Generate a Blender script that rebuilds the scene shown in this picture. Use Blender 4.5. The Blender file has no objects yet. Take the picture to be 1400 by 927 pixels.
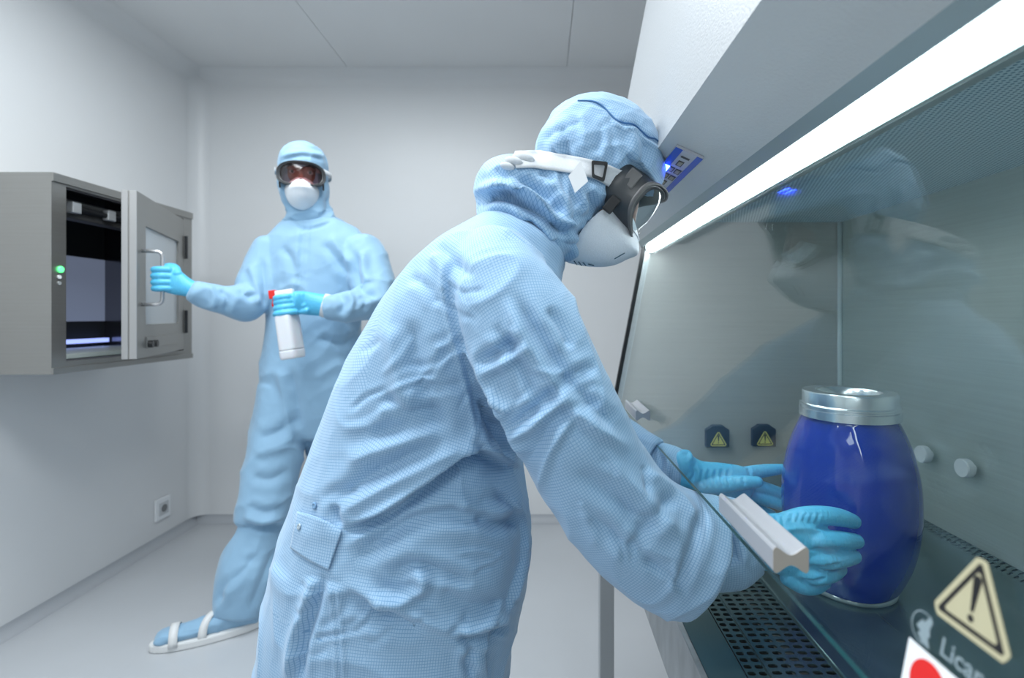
import bpy, bmesh, math, random
import numpy as np
from mathutils import Vector, Matrix
from mathutils.bvhtree import BVHTree

random.seed(7); np.random.seed(7)
SC = bpy.context.scene
COL = SC.collection

# ---------------------------------------------------------------- camera
CAMZ = 1.15; F = 700.0; VX, VY = 740.0, 432.0
cd = bpy.data.cameras.new('camera'); cam = bpy.data.objects.new('camera', cd); COL.objects.link(cam)
cam.location = (0, 0, CAMZ); cam.rotation_euler = (math.pi/2, 0, 0)
cd.sensor_width = 36; cd.lens = 18.0
cd.shift_x = -(VX-700)/1400; cd.shift_y = -(463.5-VY)/1400
cd.clip_start = 0.01
cd.dof.use_dof = True; cd.dof.focus_distance = 0.74; cd.dof.aperture_fstop = 4.5
SC.camera = cam

# ---------------------------------------------------------------- world and lights
w = bpy.data.worlds.new('world'); SC.world = w; w.use_nodes = True
w.node_tree.nodes['Background'].inputs[0].default_value = (0.75, 0.85, 1, 1)
w.node_tree.nodes['Background'].inputs[1].default_value = 0.15
CEIL = 2.51
LEFT_X, RIGHT_X, BACK_Y, FRONT_Y = -1.93, 1.30, 2.865, -1.9
LIGHTS = [(-0.75, 1.45, 23), (-0.75, 0.35, 27), (-0.6, -1.1, 13)]
def area_light(x, y, power, sx=1.15, sy=0.55):
    ld = bpy.data.lights.new('ceiling_lamp', 'AREA'); ld.shape = 'RECTANGLE'; ld.size = sx; ld.size_y = sy
    ld.energy = power; ld.color = (0.92, 0.975, 1.0)
    lo = bpy.data.objects.new('ceiling_lamp', ld); COL.objects.link(lo); lo.location = (x, y, CEIL-0.035)
    return lo
for x, y, p in LIGHTS: area_light(x, y, p)
SC.view_settings.view_transform = 'Standard'; SC.view_settings.look = 'None'
SC.view_settings.gamma = 1; SC.view_settings.exposure = 0.12
SC.view_settings.use_curve_mapping = False

# ---------------------------------------------------------------- helpers
def P(px, py, Y):
    return Vector(((px-VX)/F*Y, Y, CAMZ-(py-VY)/F*Y))
def ray(px, py):
    return Vector(((px-VX)/F, 1.0, -(py-VY)/F)).normalized()
def tag(o, label=None, cat=None, group=None, kind=None):
    if label: o['label'] = label
    if cat: o['category'] = cat
    if group: o['group'] = group
    if kind: o['kind'] = kind
    return o
def empty(name, loc, label, cat, group=None):
    o = bpy.data.objects.new(name, None); COL.objects.link(o); o.location = loc
    o.empty_display_size = 0.05
    tag(o, label, cat, group); return o
def link(name, me, mat=None, parent=None, smooth=False):
    if mat is not None and len(me.materials) == 0:
        me.materials.append(mat)
    if smooth:
        me.polygons.foreach_set('use_smooth', [True]*len(me.polygons))
    o = bpy.data.objects.new(name, me); COL.objects.link(o)
    if parent is not None:
        o.parent = parent
        root = parent; off = Vector(parent.location)
        while root.parent: root = root.parent; off += Vector(root.location)
        o.location = -off        # geometry is written in world coordinates
    return o
def mobj(name, v, f, mat=None, parent=None, smooth=False):
    me = bpy.data.meshes.new(name); me.from_pydata([tuple(p) for p in v], [], [tuple(q) for q in f]); me.update()
    return link(name, me, mat, parent, smooth)
class MB:
    """collects shapes into one mesh"""
    def __init__(s): s.v = []; s.f = []
    def add(s, v, f):
        n = len(s.v); s.v += [Vector(p) for p in v]; s.f += [tuple(i+n for i in q) for q in f]; return s
    def box(s, x0, x1, y0, y1, z0, z1, M=None):
        v = [Vector((x, y, z)) for z in (z0, z1) for y in (y0, y1) for x in (x0, x1)]
        if M is not None: v = [M @ p for p in v]
        return s.add(v, [(0,2,3,1), (4,5,7,6), (0,1,5,4), (2,6,7,3), (0,4,6,2), (1,3,7,5)])
    def tube(s, pts, r, n=10, cap=True):
        pts = [Vector(p) for p in pts]; rs = r if isinstance(r, (list, tuple)) else [r]*len(pts)
        v = []; f = []; prev = None
        for i, p in enumerate(pts):
            t = (pts[min(i+1, len(pts)-1)]-pts[max(i-1, 0)]).normalized()
            if prev is None:
                a = t.orthogonal().normalized()
            else:
                a = (prev-t*prev.dot(t)).normalized()
            prev = a; b = t.cross(a)
            for k in range(n):
                th = 2*math.pi*k/n; v.append(p+(a*math.cos(th)+b*math.sin(th))*rs[i])
        for i in range(len(pts)-1):
            for k in range(n):
                k2 = (k+1) % n; f.append((i*n+k, i*n+k2, (i+1)*n+k2, (i+1)*n+k))
        if cap: f += [tuple(reversed(range(n))), tuple((len(pts)-1)*n+k for k in range(n))]
        return s.add(v, f)
    def lathe(s, prof, c=(0,0,0), n=48, M=None, ex=2.0):
        c = Vector(c); v = []; f = []
        for r, z in prof:
            for k in range(n):
                th = 2*math.pi*k/n; ct, st = math.cos(th), math.sin(th)
                q = (abs(ct)**ex+abs(st)**ex)**(-1/ex)
                p = Vector((r*q*ct, r*q*st, z)); v.append((M @ p if M else p)+c)
        m = len(prof)
        for i in range(m-1):
            for k in range(n):
                k2 = (k+1) % n; f.append((i*n+k, i*n+k2, (i+1)*n+k2, (i+1)*n+k))
        f += [tuple(reversed(range(n))), tuple((m-1)*n+k for k in range(n))]
        return s.add(v, f)
    def prism(s, poly, d):
        """poly: list of 3d points, extruded by vector d"""
        d = Vector(d); n = len(poly); v = [Vector(p) for p in poly]+[Vector(p)+d for p in poly]
        f = [tuple(reversed(range(n))), tuple(range(n, 2*n))]
        for i in range(n): j = (i+1) % n; f.append((i, j, j+n, i+n))
        return s.add(v, f)
    def build(s, name, mat, parent=None, smooth=False, bevel=0, bseg=2):
        o = mobj(name, s.v, s.f, mat, parent, smooth)
        bm = bmesh.new(); bm.from_mesh(o.data); bmesh.ops.recalc_face_normals(bm, faces=bm.faces); bm.to_mesh(o.data); bm.free()
        if bevel:
            m = o.modifiers.new('bevel', 'BEVEL'); m.width = bevel; m.segments = bseg; m.limit_method = 'ANGLE'; m.angle_limit = math.radians(40)
        return o

# ---------------------------------------------------------------- materials
def mat(name, color, rough=0.5, metal=0.0, coat=0.0, spec=None):
    m = bpy.data.materials.new(name); m.use_nodes = True; b = m.node_tree.nodes['Principled BSDF']
    b.inputs['Base Color'].default_value = (*color, 1); b.inputs['Roughness'].default_value = rough
    b.inputs['Metallic'].default_value = metal; b.inputs['Coat Weight'].default_value = coat
    if spec is not None: b.inputs['Specular IOR Level'].default_value = spec
    return m
def noisy(m, scale=(30,30,30), amt=0.1, bump=0.0, rough_amt=0.0, detail=3, coord='Object'):
    nt = m.node_tree; N = nt.nodes; L = nt.links; b = N['Principled BSDF']
    tc = N.new('ShaderNodeTexCoord'); mp = N.new('ShaderNodeMapping'); mp.inputs['Scale'].default_value = scale
    nz = N.new('ShaderNodeTexNoise'); nz.inputs['Scale'].default_value = 1; nz.inputs['Detail'].default_value = detail
    L.new(tc.outputs[coord], mp.inputs[0]); L.new(mp.outputs[0], nz.inputs['Vector'])
    base = b.inputs['Base Color'].default_value[:]
    if amt:
        mr = N.new('ShaderNodeMapRange'); mr.inputs['To Min'].default_value = 1-amt; mr.inputs['To Max'].default_value = 1+amt
        mr.inputs['From Min'].default_value = 0.25; mr.inputs['From Max'].default_value = 0.75
        L.new(nz.outputs[0], mr.inputs[0])
        vm = N.new('ShaderNodeVectorMath'); vm.operation = 'SCALE'; vm.inputs[0].default_value = base[:3]
        L.new(mr.outputs[0], vm.inputs['Scale']); L.new(vm.outputs[0], b.inputs['Base Color'])
    if rough_amt:
        mr = N.new('ShaderNodeMapRange'); r = b.inputs['Roughness'].default_value
        mr.inputs['To Min'].default_value = r-rough_amt; mr.inputs['To Max'].default_value = r+rough_amt
        L.new(nz.outputs[0], mr.inputs[0]); L.new(mr.outputs[0], b.inputs['Roughness'])
    if bump:
        bp = N.new('ShaderNodeBump'); bp.inputs['Strength'].default_value = 1; bp.inputs['Distance'].default_value = bump
        L.new(nz.outputs[0], bp.inputs['Height']); L.new(bp.outputs[0], b.inputs['Normal'])
    return m
def emis(name, color, strength):
    m = mat(name, color, 0.4); b = m.node_tree.nodes['Principled BSDF']
    b.inputs['Emission Color'].default_value = (*color, 1); b.inputs['Emission Strength'].default_value = strength
    return m
WALL = noisy(mat('wall_paint', (0.745, 0.755, 0.765), 0.38), (2,2,2), 0.02)
CEILM = noisy(mat('ceiling_panel_white', (0.77, 0.78, 0.785), 0.45), (2,2,2), 0.02)
JOINT = mat('joint_grey', (0.6, 0.62, 0.64), 0.7)
FLOOR = noisy(mat('vinyl_floor', (0.50, 0.52, 0.545), 0.30), (3,3,3), 0.03, rough_amt=0.05)
COVE = mat('cove_grey', (0.42, 0.44, 0.47), 0.5)
STEEL = noisy(mat('brushed_steel', (0.33, 0.325, 0.31), 0.42, 0.85), (3, 3, 160), 0.04, bump=0.0002, rough_amt=0.05)
STEELD = noisy(mat('inner_steel', (0.60, 0.66, 0.62), 0.42, 0.55), (4, 4, 260), 0.05, bump=0.0002, rough_amt=0.04)
STEELS = noisy(mat('side_panel_steel', (0.62, 0.60, 0.57), 0.45, 0.5), (4, 4, 260), 0.05, bump=0.0002, rough_amt=0.04)
STEELT = noisy(mat('worktop_steel', (0.13, 0.20, 0.21), 0.26, 0.8), (200, 6, 200), 0.04, bump=0.00008, rough_amt=0.03)
STEELR = noisy(mat('rail_steel', (0.45, 0.46, 0.46), 0.42, 0.7), (25, 25, 12), 0.25, detail=5)
GREYM = mat('grey_frame', (0.42, 0.44, 0.45), 0.45, 0.2)
PAINT = noisy(mat('cabinet_paint', (0.43, 0.45, 0.47), 0.40), (300,300,300), 0.01, bump=0.0006)
PAINT_LIFTED = noisy(mat('cabinet_paint_lifted', (0.66, 0.675, 0.67), 0.42), (300,300,300), 0.01, bump=0.0005)  # lighter copy of the hood paint, since only bounced light reaches the underside
LIPG = mat('lamp_housing_green_grey', (0.30, 0.37, 0.37), 0.4, 0.3)
BLACK = mat('black_plastic', (0.012, 0.013, 0.015), 0.4)
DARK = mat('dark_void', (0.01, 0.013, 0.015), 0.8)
NAVY = mat('navy_cover', (0.006, 0.018, 0.04), 0.5)
YEL = mat('sticker_yellow', (0.80, 0.72, 0.18), 0.5)
BEIGE = mat('sticker_beige', (0.50, 0.46, 0.30), 0.5)
STBLK = mat('sticker_black', (0.012, 0.01, 0.01), 0.5)
WHITEP = mat('white_plastic', (0.86, 0.88, 0.90), 0.35)
PRINTW = mat('white_print', (0.26, 0.33, 0.36), 0.5)
RED = mat('red_print', (0.75, 0.02, 0.015), 0.4)
ALU = noisy(mat('aluminium', (0.80, 0.83, 0.85), 0.30, 0.65), (5,5,200), 0.06, bump=0.0001)
HANDLE = mat('handle_white', (0.40, 0.41, 0.44), 0.35, 0.1)
HANDLE_END = mat('handle_end', (0.42, 0.38, 0.34), 0.6)
TUBE = emis('tube_light', (0.86, 0.96, 1.0), 11.0)
PBLUE = mat('panel_blue', (0.015, 0.10, 0.55), 0.4)
PWHITE = mat('panel_white', (0.55, 0.56, 0.60), 0.4)
LEDB = emis('led_blue', (0.02, 0.06, 1.0), 60)
LEDG = emis('led_green', (0.10, 0.9, 0.25), 1.6)
WCLOTH = noisy(mat('white_elastic', (0.64, 0.67, 0.70), 0.8), (400,400,400), 0.05, bump=0.0004)
MASKM = noisy(mat('mask_white', (0.80, 0.84, 0.88), 0.85), (500,500,500), 0.04, bump=0.0004)
SKIN = noisy(mat('skin', (0.32, 0.15, 0.10), 0.5), (60,60,60), 0.08)
GOGG = mat('goggle_grey', (0.055, 0.06, 0.065), 0.38)
GOGR = mat('goggle_rim', (0.13, 0.13, 0.13), 0.45)
EYEW = mat('eye_white', (0.75, 0.75, 0.75), 0.2)
EYEB = mat('eye_dark', (0.03, 0.015, 0.01), 0.2)
SOLE = mat('white_sole', (0.75, 0.76, 0.76), 0.5)
BOTTLE = mat('bottle_white', (0.74, 0.76, 0.80), 0.35)
BOTTLE.node_tree.nodes['Principled BSDF'].inputs['Subsurface Weight'].default_value = 0.15

def cloth(name, color, grid=True, pitch=0.0042, line=0.62, crumple=10.0, relief=0.0042):
    m = mat(name, color, 0.72); nt = m.node_tree; N = nt.nodes; L = nt.links; b = N['Principled BSDF']
    b.inputs['Sheen Weight'].default_value = 0.25; b.inputs['Sheen Roughness'].default_value = 0.5
    tc = N.new('ShaderNodeTexCoord')
    wn = N.new('ShaderNodeTexNoise'); wn.inputs['Scale'].default_value = 7; wn.inputs['Detail'].default_value = 2
    L.new(tc.outputs['Object'], wn.inputs['Vector'])
    wa = N.new('ShaderNodeVectorMath'); wa.operation = 'MULTIPLY_ADD'; wa.inputs[1].default_value = (0.16, 0.16, 0.16)
    L.new(wn.outputs['Color'], wa.inputs[0]); L.new(tc.outputs['Object'], wa.inputs[2])
    vo = N.new('ShaderNodeTexVoronoi'); vo.inputs['Scale'].default_value = crumple; L.new(wa.outputs[0], vo.inputs['Vector'])
    vo2 = N.new('ShaderNodeTexVoronoi'); vo2.inputs['Scale'].default_value = crumple*2.3; L.new(wa.outputs[0], vo2.inputs['Vector'])
    nz = N.new('ShaderNodeMath'); nz.operation = 'MULTIPLY_ADD'; nz.inputs[1].default_value = 0.35
    L.new(vo2.outputs['Distance'], nz.inputs[0]); L.new(vo.outputs['Distance'], nz.inputs[2])
    nz2 = N.new('ShaderNodeTexNoise'); nz2.inputs['Scale'].default_value = 900; nz2.inputs['Detail'].default_value = 1
    L.new(tc.outputs['Object'], nz2.inputs['Vector'])
    ad = N.new('ShaderNodeMath'); ad.operation = 'MULTIPLY_ADD'; ad.inputs[1].default_value = 0.012
    L.new(nz2.outputs[0], ad.inputs[0]); L.new(nz.outputs[0], ad.inputs[2])
    bp = N.new('ShaderNodeBump'); bp.inputs['Distance'].default_value = relief; bp.inputs['Strength'].default_value = 0.8
    L.new(ad.outputs[0], bp.inputs['Height']); L.new(bp.outputs[0], b.inputs['Normal'])
    if grid:
        uv = N.new('ShaderNodeUVMap'); sp = N.new('ShaderNodeSeparateXYZ'); L.new(uv.outputs[0], sp.inputs[0])
        outs = []
        for ax in 'XY':
            d = N.new('ShaderNodeMath'); d.operation = 'DIVIDE'; d.inputs[1].default_value = pitch; L.new(sp.outputs[ax], d.inputs[0])
            fr = N.new('ShaderNodeMath'); fr.operation = 'FRACT'; L.new(d.outputs[0], fr.inputs[0])
            lt = N.new('ShaderNodeMath'); lt.operation = 'LESS_THAN'; lt.inputs[1].default_value = 0.20; L.new(fr.outputs[0], lt.inputs[0])
            outs.append(lt)
        mx = N.new('ShaderNodeMath'); mx.operation = 'MAXIMUM'; L.new(outs[0].outputs[0], mx.inputs[0]); L.new(outs[1].outputs[0], mx.inputs[1])
        mc = N.new('ShaderNodeMix'); mc.data_type = 'RGBA'
        mc.inputs['A'].default_value = (*color, 1); mc.inputs['B'].default_value = (color[0]*line*0.80, color[1]*line, color[2]*(line+0.12), 1)
        L.new(mx.outputs[0], mc.inputs['Factor']); L.new(mc.outputs['Result'], b.inputs['Base Color'])
    return m
CLOTH = cloth('blue_coverall_cloth', (0.37, 0.56, 0.76), pitch=0.0037, line=0.68)
CLOTH_FAR = cloth('pale_blue_coverall_cloth', (0.27, 0.46, 0.64), grid=False, crumple=7.0, relief=0.007)
CLOTH_PIPE = mat('dark_blue_thread', (0.06, 0.17, 0.36), 0.8)
GLOVE = mat('blue_nitrile', (0.10, 0.50, 0.78), 0.40)
def glove_bump(m):
    nt = m.node_tree; N = nt.nodes; L = nt.links; b = N['Principled BSDF']
    tc = N.new('ShaderNodeTexCoord'); mp = N.new('ShaderNodeMapping'); mp.inputs['Scale'].default_value = (260, 60, 60)
    nz = N.new('ShaderNodeTexNoise'); nz.inputs['Scale'].default_value = 1; nz.inputs['Detail'].default_value = 3; nz.inputs['Distortion'].default_value = 0.6
    L.new(tc.outputs['Object'], mp.inputs[0]); L.new(mp.outputs[0], nz.inputs['Vector'])
    bp = N.new('ShaderNodeBump'); bp.inputs['Distance'].default_value = 0.0018; bp.inputs['Strength'].default_value = 0.7
    L.new(nz.outputs[0], bp.inputs['Height']); L.new(bp.outputs[0], b.inputs['Normal'])
    b.inputs['Subsurface Weight'].default_value = 0.1; b.inputs['Subsurface Scale'].default_value = 0.01
glove_bump(GLOVE)

def glass_mat(name, tint=(0.86, 0.94, 0.93), gloss_rough=0.0, gain=1.0, base=0.0):
    """clear pane: straight-through transmission with real Fresnel reflection (same on both faces)"""
    m = bpy.data.materials.new(name); m.use_nodes = True; nt = m.node_tree; N = nt.nodes; L = nt.links
    for n in list(N): N.remove(n)
    out = N.new('ShaderNodeOutputMaterial'); mix = N.new('ShaderNodeMixShader')
    tr = N.new('ShaderNodeBsdfTransparent'); tr.inputs[0].default_value = (*tint, 1)
    gl = N.new('ShaderNodeBsdfGlossy'); gl.inputs['Roughness'].default_value = gloss_rough; gl.inputs[0].default_value = (1, 1, 1, 1)
    ge = N.new('ShaderNodeNewGeometry'); ior = N.new('ShaderNodeMapRange')
    ior.inputs['To Min'].default_value = 1.5; ior.inputs['To Max'].default_value = 1/1.5
    L.new(ge.outputs['Backfacing'], ior.inputs[0])
    fr = N.new('ShaderNodeFresnel'); L.new(ior.outputs[0], fr.inputs['IOR'])
    g = N.new('ShaderNodeMath'); g.operation = 'MULTIPLY_ADD'; g.inputs[1].default_value = gain; g.inputs[2].default_value = base; g.use_clamp = True
    L.new(fr.outputs[0], g.inputs[0]); L.new(g.outputs[0], mix.inputs[0])
    L.new(tr.outputs[0], mix.inputs[1]); L.new(gl.outputs[0], mix.inputs[2]); L.new(mix.outputs[0], out.inputs[0])
    return m
GLASS = glass_mat('sash_glass', (0.93, 0.965, 0.96), gain=0.58)
LENS = glass_mat('goggle_lens', (0.80, 0.86, 0.88), 0.02, 1.0, 0.03)
LENS_FAR = glass_mat('goggle_lens_tinted', (0.62, 0.42, 0.42), 0.10, 0.7, 0.02)
GEDGE = mat('glass_edge', (0.01, 0.07, 0.08), 0.2)
PANE = mat('door_pane', (0.48, 0.51, 0.53), 0.15)
JARB = mat('cobalt_blue_glass', (0.0005, 0.020, 0.32), 0.04, 0.0, 0.4)
JARB.node_tree.nodes['Principled BSDF'].inputs['Coat Roughness'].default_value = 0.02
def perf_mat():
    m = mat('perforated_sheet', (0.42, 0.50, 0.53), 0.45, 0.0); nt = m.node_tree; N = nt.nodes; L = nt.links; b = N['Principled BSDF']
    tc = N.new('ShaderNodeTexCoord'); vo = N.new('ShaderNodeTexVoronoi'); vo.voronoi_dimensions = '2D'
    vo.inputs['Scale'].default_value = 150; vo.inputs['Randomness'].default_value = 0.0
    mp = N.new('ShaderNodeMapping'); mp.inputs['Rotation'].default_value = (0, 0, math.radians(20))
    L.new(tc.outputs['Object'], mp.inputs[0]); L.new(mp.outputs[0], vo.inputs['Vector'])
    lt = N.new('ShaderNodeMath'); lt.operation = 'LESS_THAN'; lt.inputs[1].default_value = 0.30; L.new(vo.outputs['Distance'], lt.inputs[0])
    mc = N.new('ShaderNodeMix'); mc.data_type = 'RGBA'; mc.inputs['A'].default_value = (0.70, 0.84, 0.90, 1); mc.inputs['B'].default_value = (0.12, 0.30, 0.40, 1)  # blue hole colour brightened to carry the haze reflected in the glass
    L.new(lt.outputs[0], mc.inputs['Factor']); L.new(mc.outputs['Result'], b.inputs['Base Color'])
    return m
PERF = perf_mat()

# ---------------------------------------------------------------- the room
def struct(mb, name, m): o = mb.build(name, m); tag(o, kind='structure'); return o
T = 0.1
struct(MB().box(LEFT_X-T, RIGHT_X+T, FRONT_Y-T, BACK_Y+T, -T, 0), 'floor', FLOOR)
struct(MB().box(LEFT_X-T, LEFT_X, FRONT_Y, BACK_Y, 0, CEIL+T), 'wall_left', WALL)
struct(MB().box(RIGHT_X, RIGHT_X+T, FRONT_Y, BACK_Y, 0, CEIL+T), 'wall_right', WALL)
struct(MB().box(LEFT_X-T, RIGHT_X+T, BACK_Y, BACK_Y+T, 0, CEIL+T), 'wall_back', WALL)
struct(MB().box(LEFT_X-T, RIGHT_X+T, FRONT_Y-T, FRONT_Y, 0, CEIL+T), 'wall_front', WALL)
ceil = struct(MB().box(LEFT_X-T, RIGHT_X+T, FRONT_Y-T, BACK_Y+T, CEIL+0.012, CEIL+T), 'ceiling', JOINT)
xs = [LEFT_X, -1.06, 0.14, RIGHT_X]; ys = [FRONT_Y, 0.85, BACK_Y]
for i in range(3):
    for j in range(2):
        MB().box(xs[i]+0.001, xs[i+1]-0.001, ys[j]+0.001, ys[j+1]-0.001, CEIL, CEIL+0.012).build('ceiling_panel', CEILM, ceil, bevel=0.0015)
def cove(a, b, d1, d2, r, name, m, seg=8):
    """concave quarter fillet running a->b in the corner of surfaces pointing d1 and d2"""
    a, b, d1, d2 = map(Vector, (a, b, d1, d2)); mb = MB(); poly = [a]
    for k in range(seg+1):
        th = math.pi/2*k/seg; poly.append(a+d1*r*(1-math.sin(th))+d2*r*(1-math.cos(th)))
    mb.prism(poly, b-a); o = mb.build(name, m); tag(o, kind='structure')
    for p in o.data.polygons: p.use_smooth = len(p.vertices) == 4
    o.modifiers.new('es', 'EDGE_SPLIT').split_angle = math.radians(30); return o
E = 0.0005
cove((LEFT_X+E, BACK_Y-E, 0.04), (LEFT_X+E, BACK_Y-E, CEIL), (1,0,0), (0,-1,0), 0.075, 'trim_1', WALL)
cove((LEFT_X+E, FRONT_Y, CEIL-E), (LEFT_X+E, BACK_Y-E, CEIL-E), (1,0,0), (0,0,-1), 0.075, 'trim_2', WALL)
cove((LEFT_X+E, BACK_Y-E, CEIL-E), (RIGHT_X, BACK_Y-E, CEIL-E), (0,-1,0), (0,0,-1), 0.075, 'trim_3', WALL)
cove((LEFT_X+E, FRONT_Y, E), (LEFT_X+E, BACK_Y-E, E), (1,0,0), (0,0,1), 0.04, 'baseboard_left', COVE)
cove((LEFT_X+E, BACK_Y-E, E), (RIGHT_X, BACK_Y-E, E), (0,-1,0), (0,0,1), 0.04, 'baseboard_back', COVE)
# ceiling light fixtures (above and behind the camera)
for (x, y, p), pos in zip(LIGHTS, ('over the middle of the room', 'over the bending person', 'behind the camera')):
    f = empty('ceiling_light', (x, y, CEIL), 'flat rectangular ceiling light '+pos, 'light')
    fr = MB(); a, b_ = 0.62, 0.32
    fr.box(x-a, x+a, y-b_, y-b_+0.03, CEIL-0.03, CEIL-0.001).box(x-a, x+a, y+b_-0.03, y+b_, CEIL-0.03, CEIL-0.001)
    fr.box(x-a, x-a+0.03, y-b_+0.03, y+b_-0.03, CEIL-0.03, CEIL-0.001).box(x+a-0.03, x+a, y-b_+0.03, y+b_-0.03, CEIL-0.03, CEIL-0.001)
    fr.build('frame', WHITEP, f)

# wall socket
s = empty('wall_socket', (LEFT_X, 2.60, 0.175), 'white square power socket low on the left wall', 'socket')
MB().box(LEFT_X+0.001, LEFT_X+0.012, 2.55, 2.65, 0.122, 0.228).build('cover_plate', WHITEP, s, bevel=0.003)
MB().box(LEFT_X+0.012, LEFT_X+0.016, 2.568, 2.632, 0.143, 0.207).build('insert', mat('socket_insert', (0.6,0.62,0.64), 0.4), s, bevel=0.002)
My = Matrix.Rotation(math.pi/2, 4, 'Y')
MB().lathe([(0.019, 0), (0.019, 0.0015)], (LEFT_X+0.016, 2.60, 0.175), 24, My).build('outlet', mat('socket_hole', (0.2,0.21,0.22), 0.5), s)

# ---------------------------------------------------------------- pass-through cabinet on the left wall
PX = -1.572; PY0, PY1 = 1.643, 2.303; PZ0, PZ1 = 0.962, 1.612
OY0, OY1, OZ0, OZ1 = 1.698, 2.246, 1.003, 1.574
pt = empty('pass_through_cabinet', (PX, (PY0+PY1)/2, PZ0), 'stainless steel pass-through cabinet with open door on the left wall', 'cabinet')
XB = LEFT_X+0.001
fr = MB()
fr.box(XB, PX, PY0, OY0-0.004, PZ0, PZ1).box(XB, PX, OY1+0.004, PY1, PZ0, PZ1)
fr.box(XB, PX, OY0-0.004, OY1+0.004, PZ0, OZ0-0.004).box(XB, PX, OY0-0.004, OY1+0.004, OZ1+0.004, PZ1)
fr.build('body', STEEL, pt, bevel=0.0)
inn = MB()
inn.box(XB, PX-0.012, OY0-0.004, OY0, OZ0, OZ1).box(XB, PX-0.012, OY1, OY1+0.004, OZ0, OZ1)
inn.box(XB, PX-0.012, OY0-0.004, OY1+0.004, OZ0-0.004, OZ0).box(XB, PX-0.012, OY0-0.004, OY1+0.004, OZ1, OZ1+0.004)
inn.build('chamber_lining', mat('chamber_steel', (0.22, 0.22, 0.24), 0.14, 0.95), pt)
MB().box(PX, PX+0.006, PY0, PY1, PZ1-0.028, PZ1).build('face_trim', STEEL, pt, bevel=0.001); MB().box(PX, PX+0.006, PY0, PY1, PZ0, PZ0+0.02).build('face_trim', STEEL, pt, bevel=0.001)

# rear door of the chamber with a backlit pane, dark seals
MB().box(XB, XB+0.012, OY0, OY1, OZ0, OZ1).build('rear_door', DARK, pt)
MB().box(XB+0.012, XB+0.016, OY0+0.001, OY1-0.001, OZ0+0.125, OZ1-0.18).build('rear_pane', emis('backlit_pane', (0.16, 0.19, 0.27), 0.55), pt)
g = MB().box(XB+0.03, PX-0.02, OY0+0.02, OY1-0.01, OZ0+0.001, OZ0+0.018); g.build('chamber_tray', STEELD, pt, bevel=0.003)
MB().box(XB+0.03, XB+0.05, OY0+0.02, OY1-0.02, OZ0+0.035, OZ0+0.052).build('glow_strip', emis('blue_strip', (0.35, 0.45, 1.0), 1.1), pt)  # emissive blue strip just above the tray
lf = MB().box(PX-0.11, PX-0.06, OY0+0.02, OY1-0.03, OZ1-0.085, OZ1-0.02).build('lamp_bracket', mat('bracket', (0.09,0.09,0.09), 0.4, 0.5), pt, bevel=0.004)
MB().tube([(PX-0.05, OY0+0.07, OZ1-0.05), (PX-0.05, OY0+0.30, OZ1-0.05)], 0.011, 12).build('lamp_tube', BLACK, lf)
for yy in (OY0+0.06, OY0+0.205):
    MB().box(PX-0.06, PX-0.036, yy, yy+0.035, OZ1-0.068, OZ1-0.030).build('lamp_holder', ALU, lf, bevel=0.003)
MB().lathe([(0.0105, 0), (0.0105, 0.004), (0.008, 0.006)], (PX+0.001, 1.672, 1.302), 20, My).build('indicator_light', LEDG, pt)
MB().lathe([(0.006, 0), (0.006, 0.003)], (PX+0.001, 1.668, 1.277), 16, My).build('push_button', WHITEP, pt)
MB().lathe([(0.006, 0), (0.006, 0.003)], (PX+0.001, 1.668, 1.257), 16, My).build('push_button', GREYM, pt)
# door
H = Vector((PX+0.004, 2.246, 0)); FE = Vector((-1.363, 1.726, 0)); dd = (FE-H).normalized(); DW = (FE-H).length
dn = Vector((-dd.y, dd.x, 0));
if dn.x < 0: dn = -dn
DZ0, DZ1 = 1.005, 1.572
def D(a, c, z): return H+dd*a+dn*c+Vector((0,0,z))
def dbox(mb, a0, a1, c0, c1, z0, z1):
    v = [D(a, c, z) for z in (z0, z1) for c in (c0, c1) for a in (a0, a1)]
    return mb.add(v, [(0,2,3,1), (4,5,7,6), (0,1,5,4), (2,6,7,3), (0,4,6,2), (1,3,7,5)])
DT = 0.0; DTI = -0.042
fr = MB(); W0, W1, WZ0, WZ1 = 0.075, DW-0.085, DZ0+0.115, DZ1-0.105
dbox(fr, 0, W0, DTI, DT, DZ0, DZ1); dbox(fr, W1, DW, DTI, DT, DZ0, DZ1)
dbox(fr, W0, W1, DTI, DT, DZ0, WZ0); dbox(fr, W0, W1, DTI, DT, WZ1, DZ1)
door = fr.build('door', STEEL, pt, bevel=0.0)
e = MB(); dbox(e, DW, DW+0.003, DTI, DTI+0.018, DZ0, DZ1); dbox(e, DW, DW+0.003, DTI+0.022, DT, DZ0, DZ1)
e.build('edge_strip', mat('door_edge', (0.42, 0.42, 0.42), 0.35, 0.5), door, bevel=0.001)
e = MB(); dbox(e, W0, W1, -0.028, -0.008, WZ0, WZ1); e.build('window_pane', PANE, door)
e = MB(); dbox(e, W0+0.02, W1, 0.0, 0.004, DZ0+0.03, DZ0+0.07); e.build('lock_plate', STEEL, door, bevel=0.001)
for k, a in enumerate((DW-0.10, DW-0.15)):
    c = D(a, 0.004, DZ0+0.045)
    MB().tube([c, c+dn*0.014], 0.0125, 16).build('lock_knob', BLACK, door)
hz0, hz1 = 1.19, 1.375; ha = DW-0.045
path = [D(ha, 0, hz1), D(ha, 0.042, hz1)]+[D(ha, 0.042+0.018*math.sin(t), hz1-0.018*(1-math.cos(t))) for t in (0.5, 1.0, 1.57)]
path += [D(ha, 0.060, hz0+0.018)]+[D(ha, 0.042+0.018*math.cos(t), hz0+0.018-0.018*math.sin(t)) for t in (0.5, 1.0, 1.57)]+[D(ha, 0, hz0)]
MB().tube(path, 0.0062, 14).build('door_handle', mat('handle_steel', (0.55,0.55,0.56), 0.25, 0.8), door, smooth=True)
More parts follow.
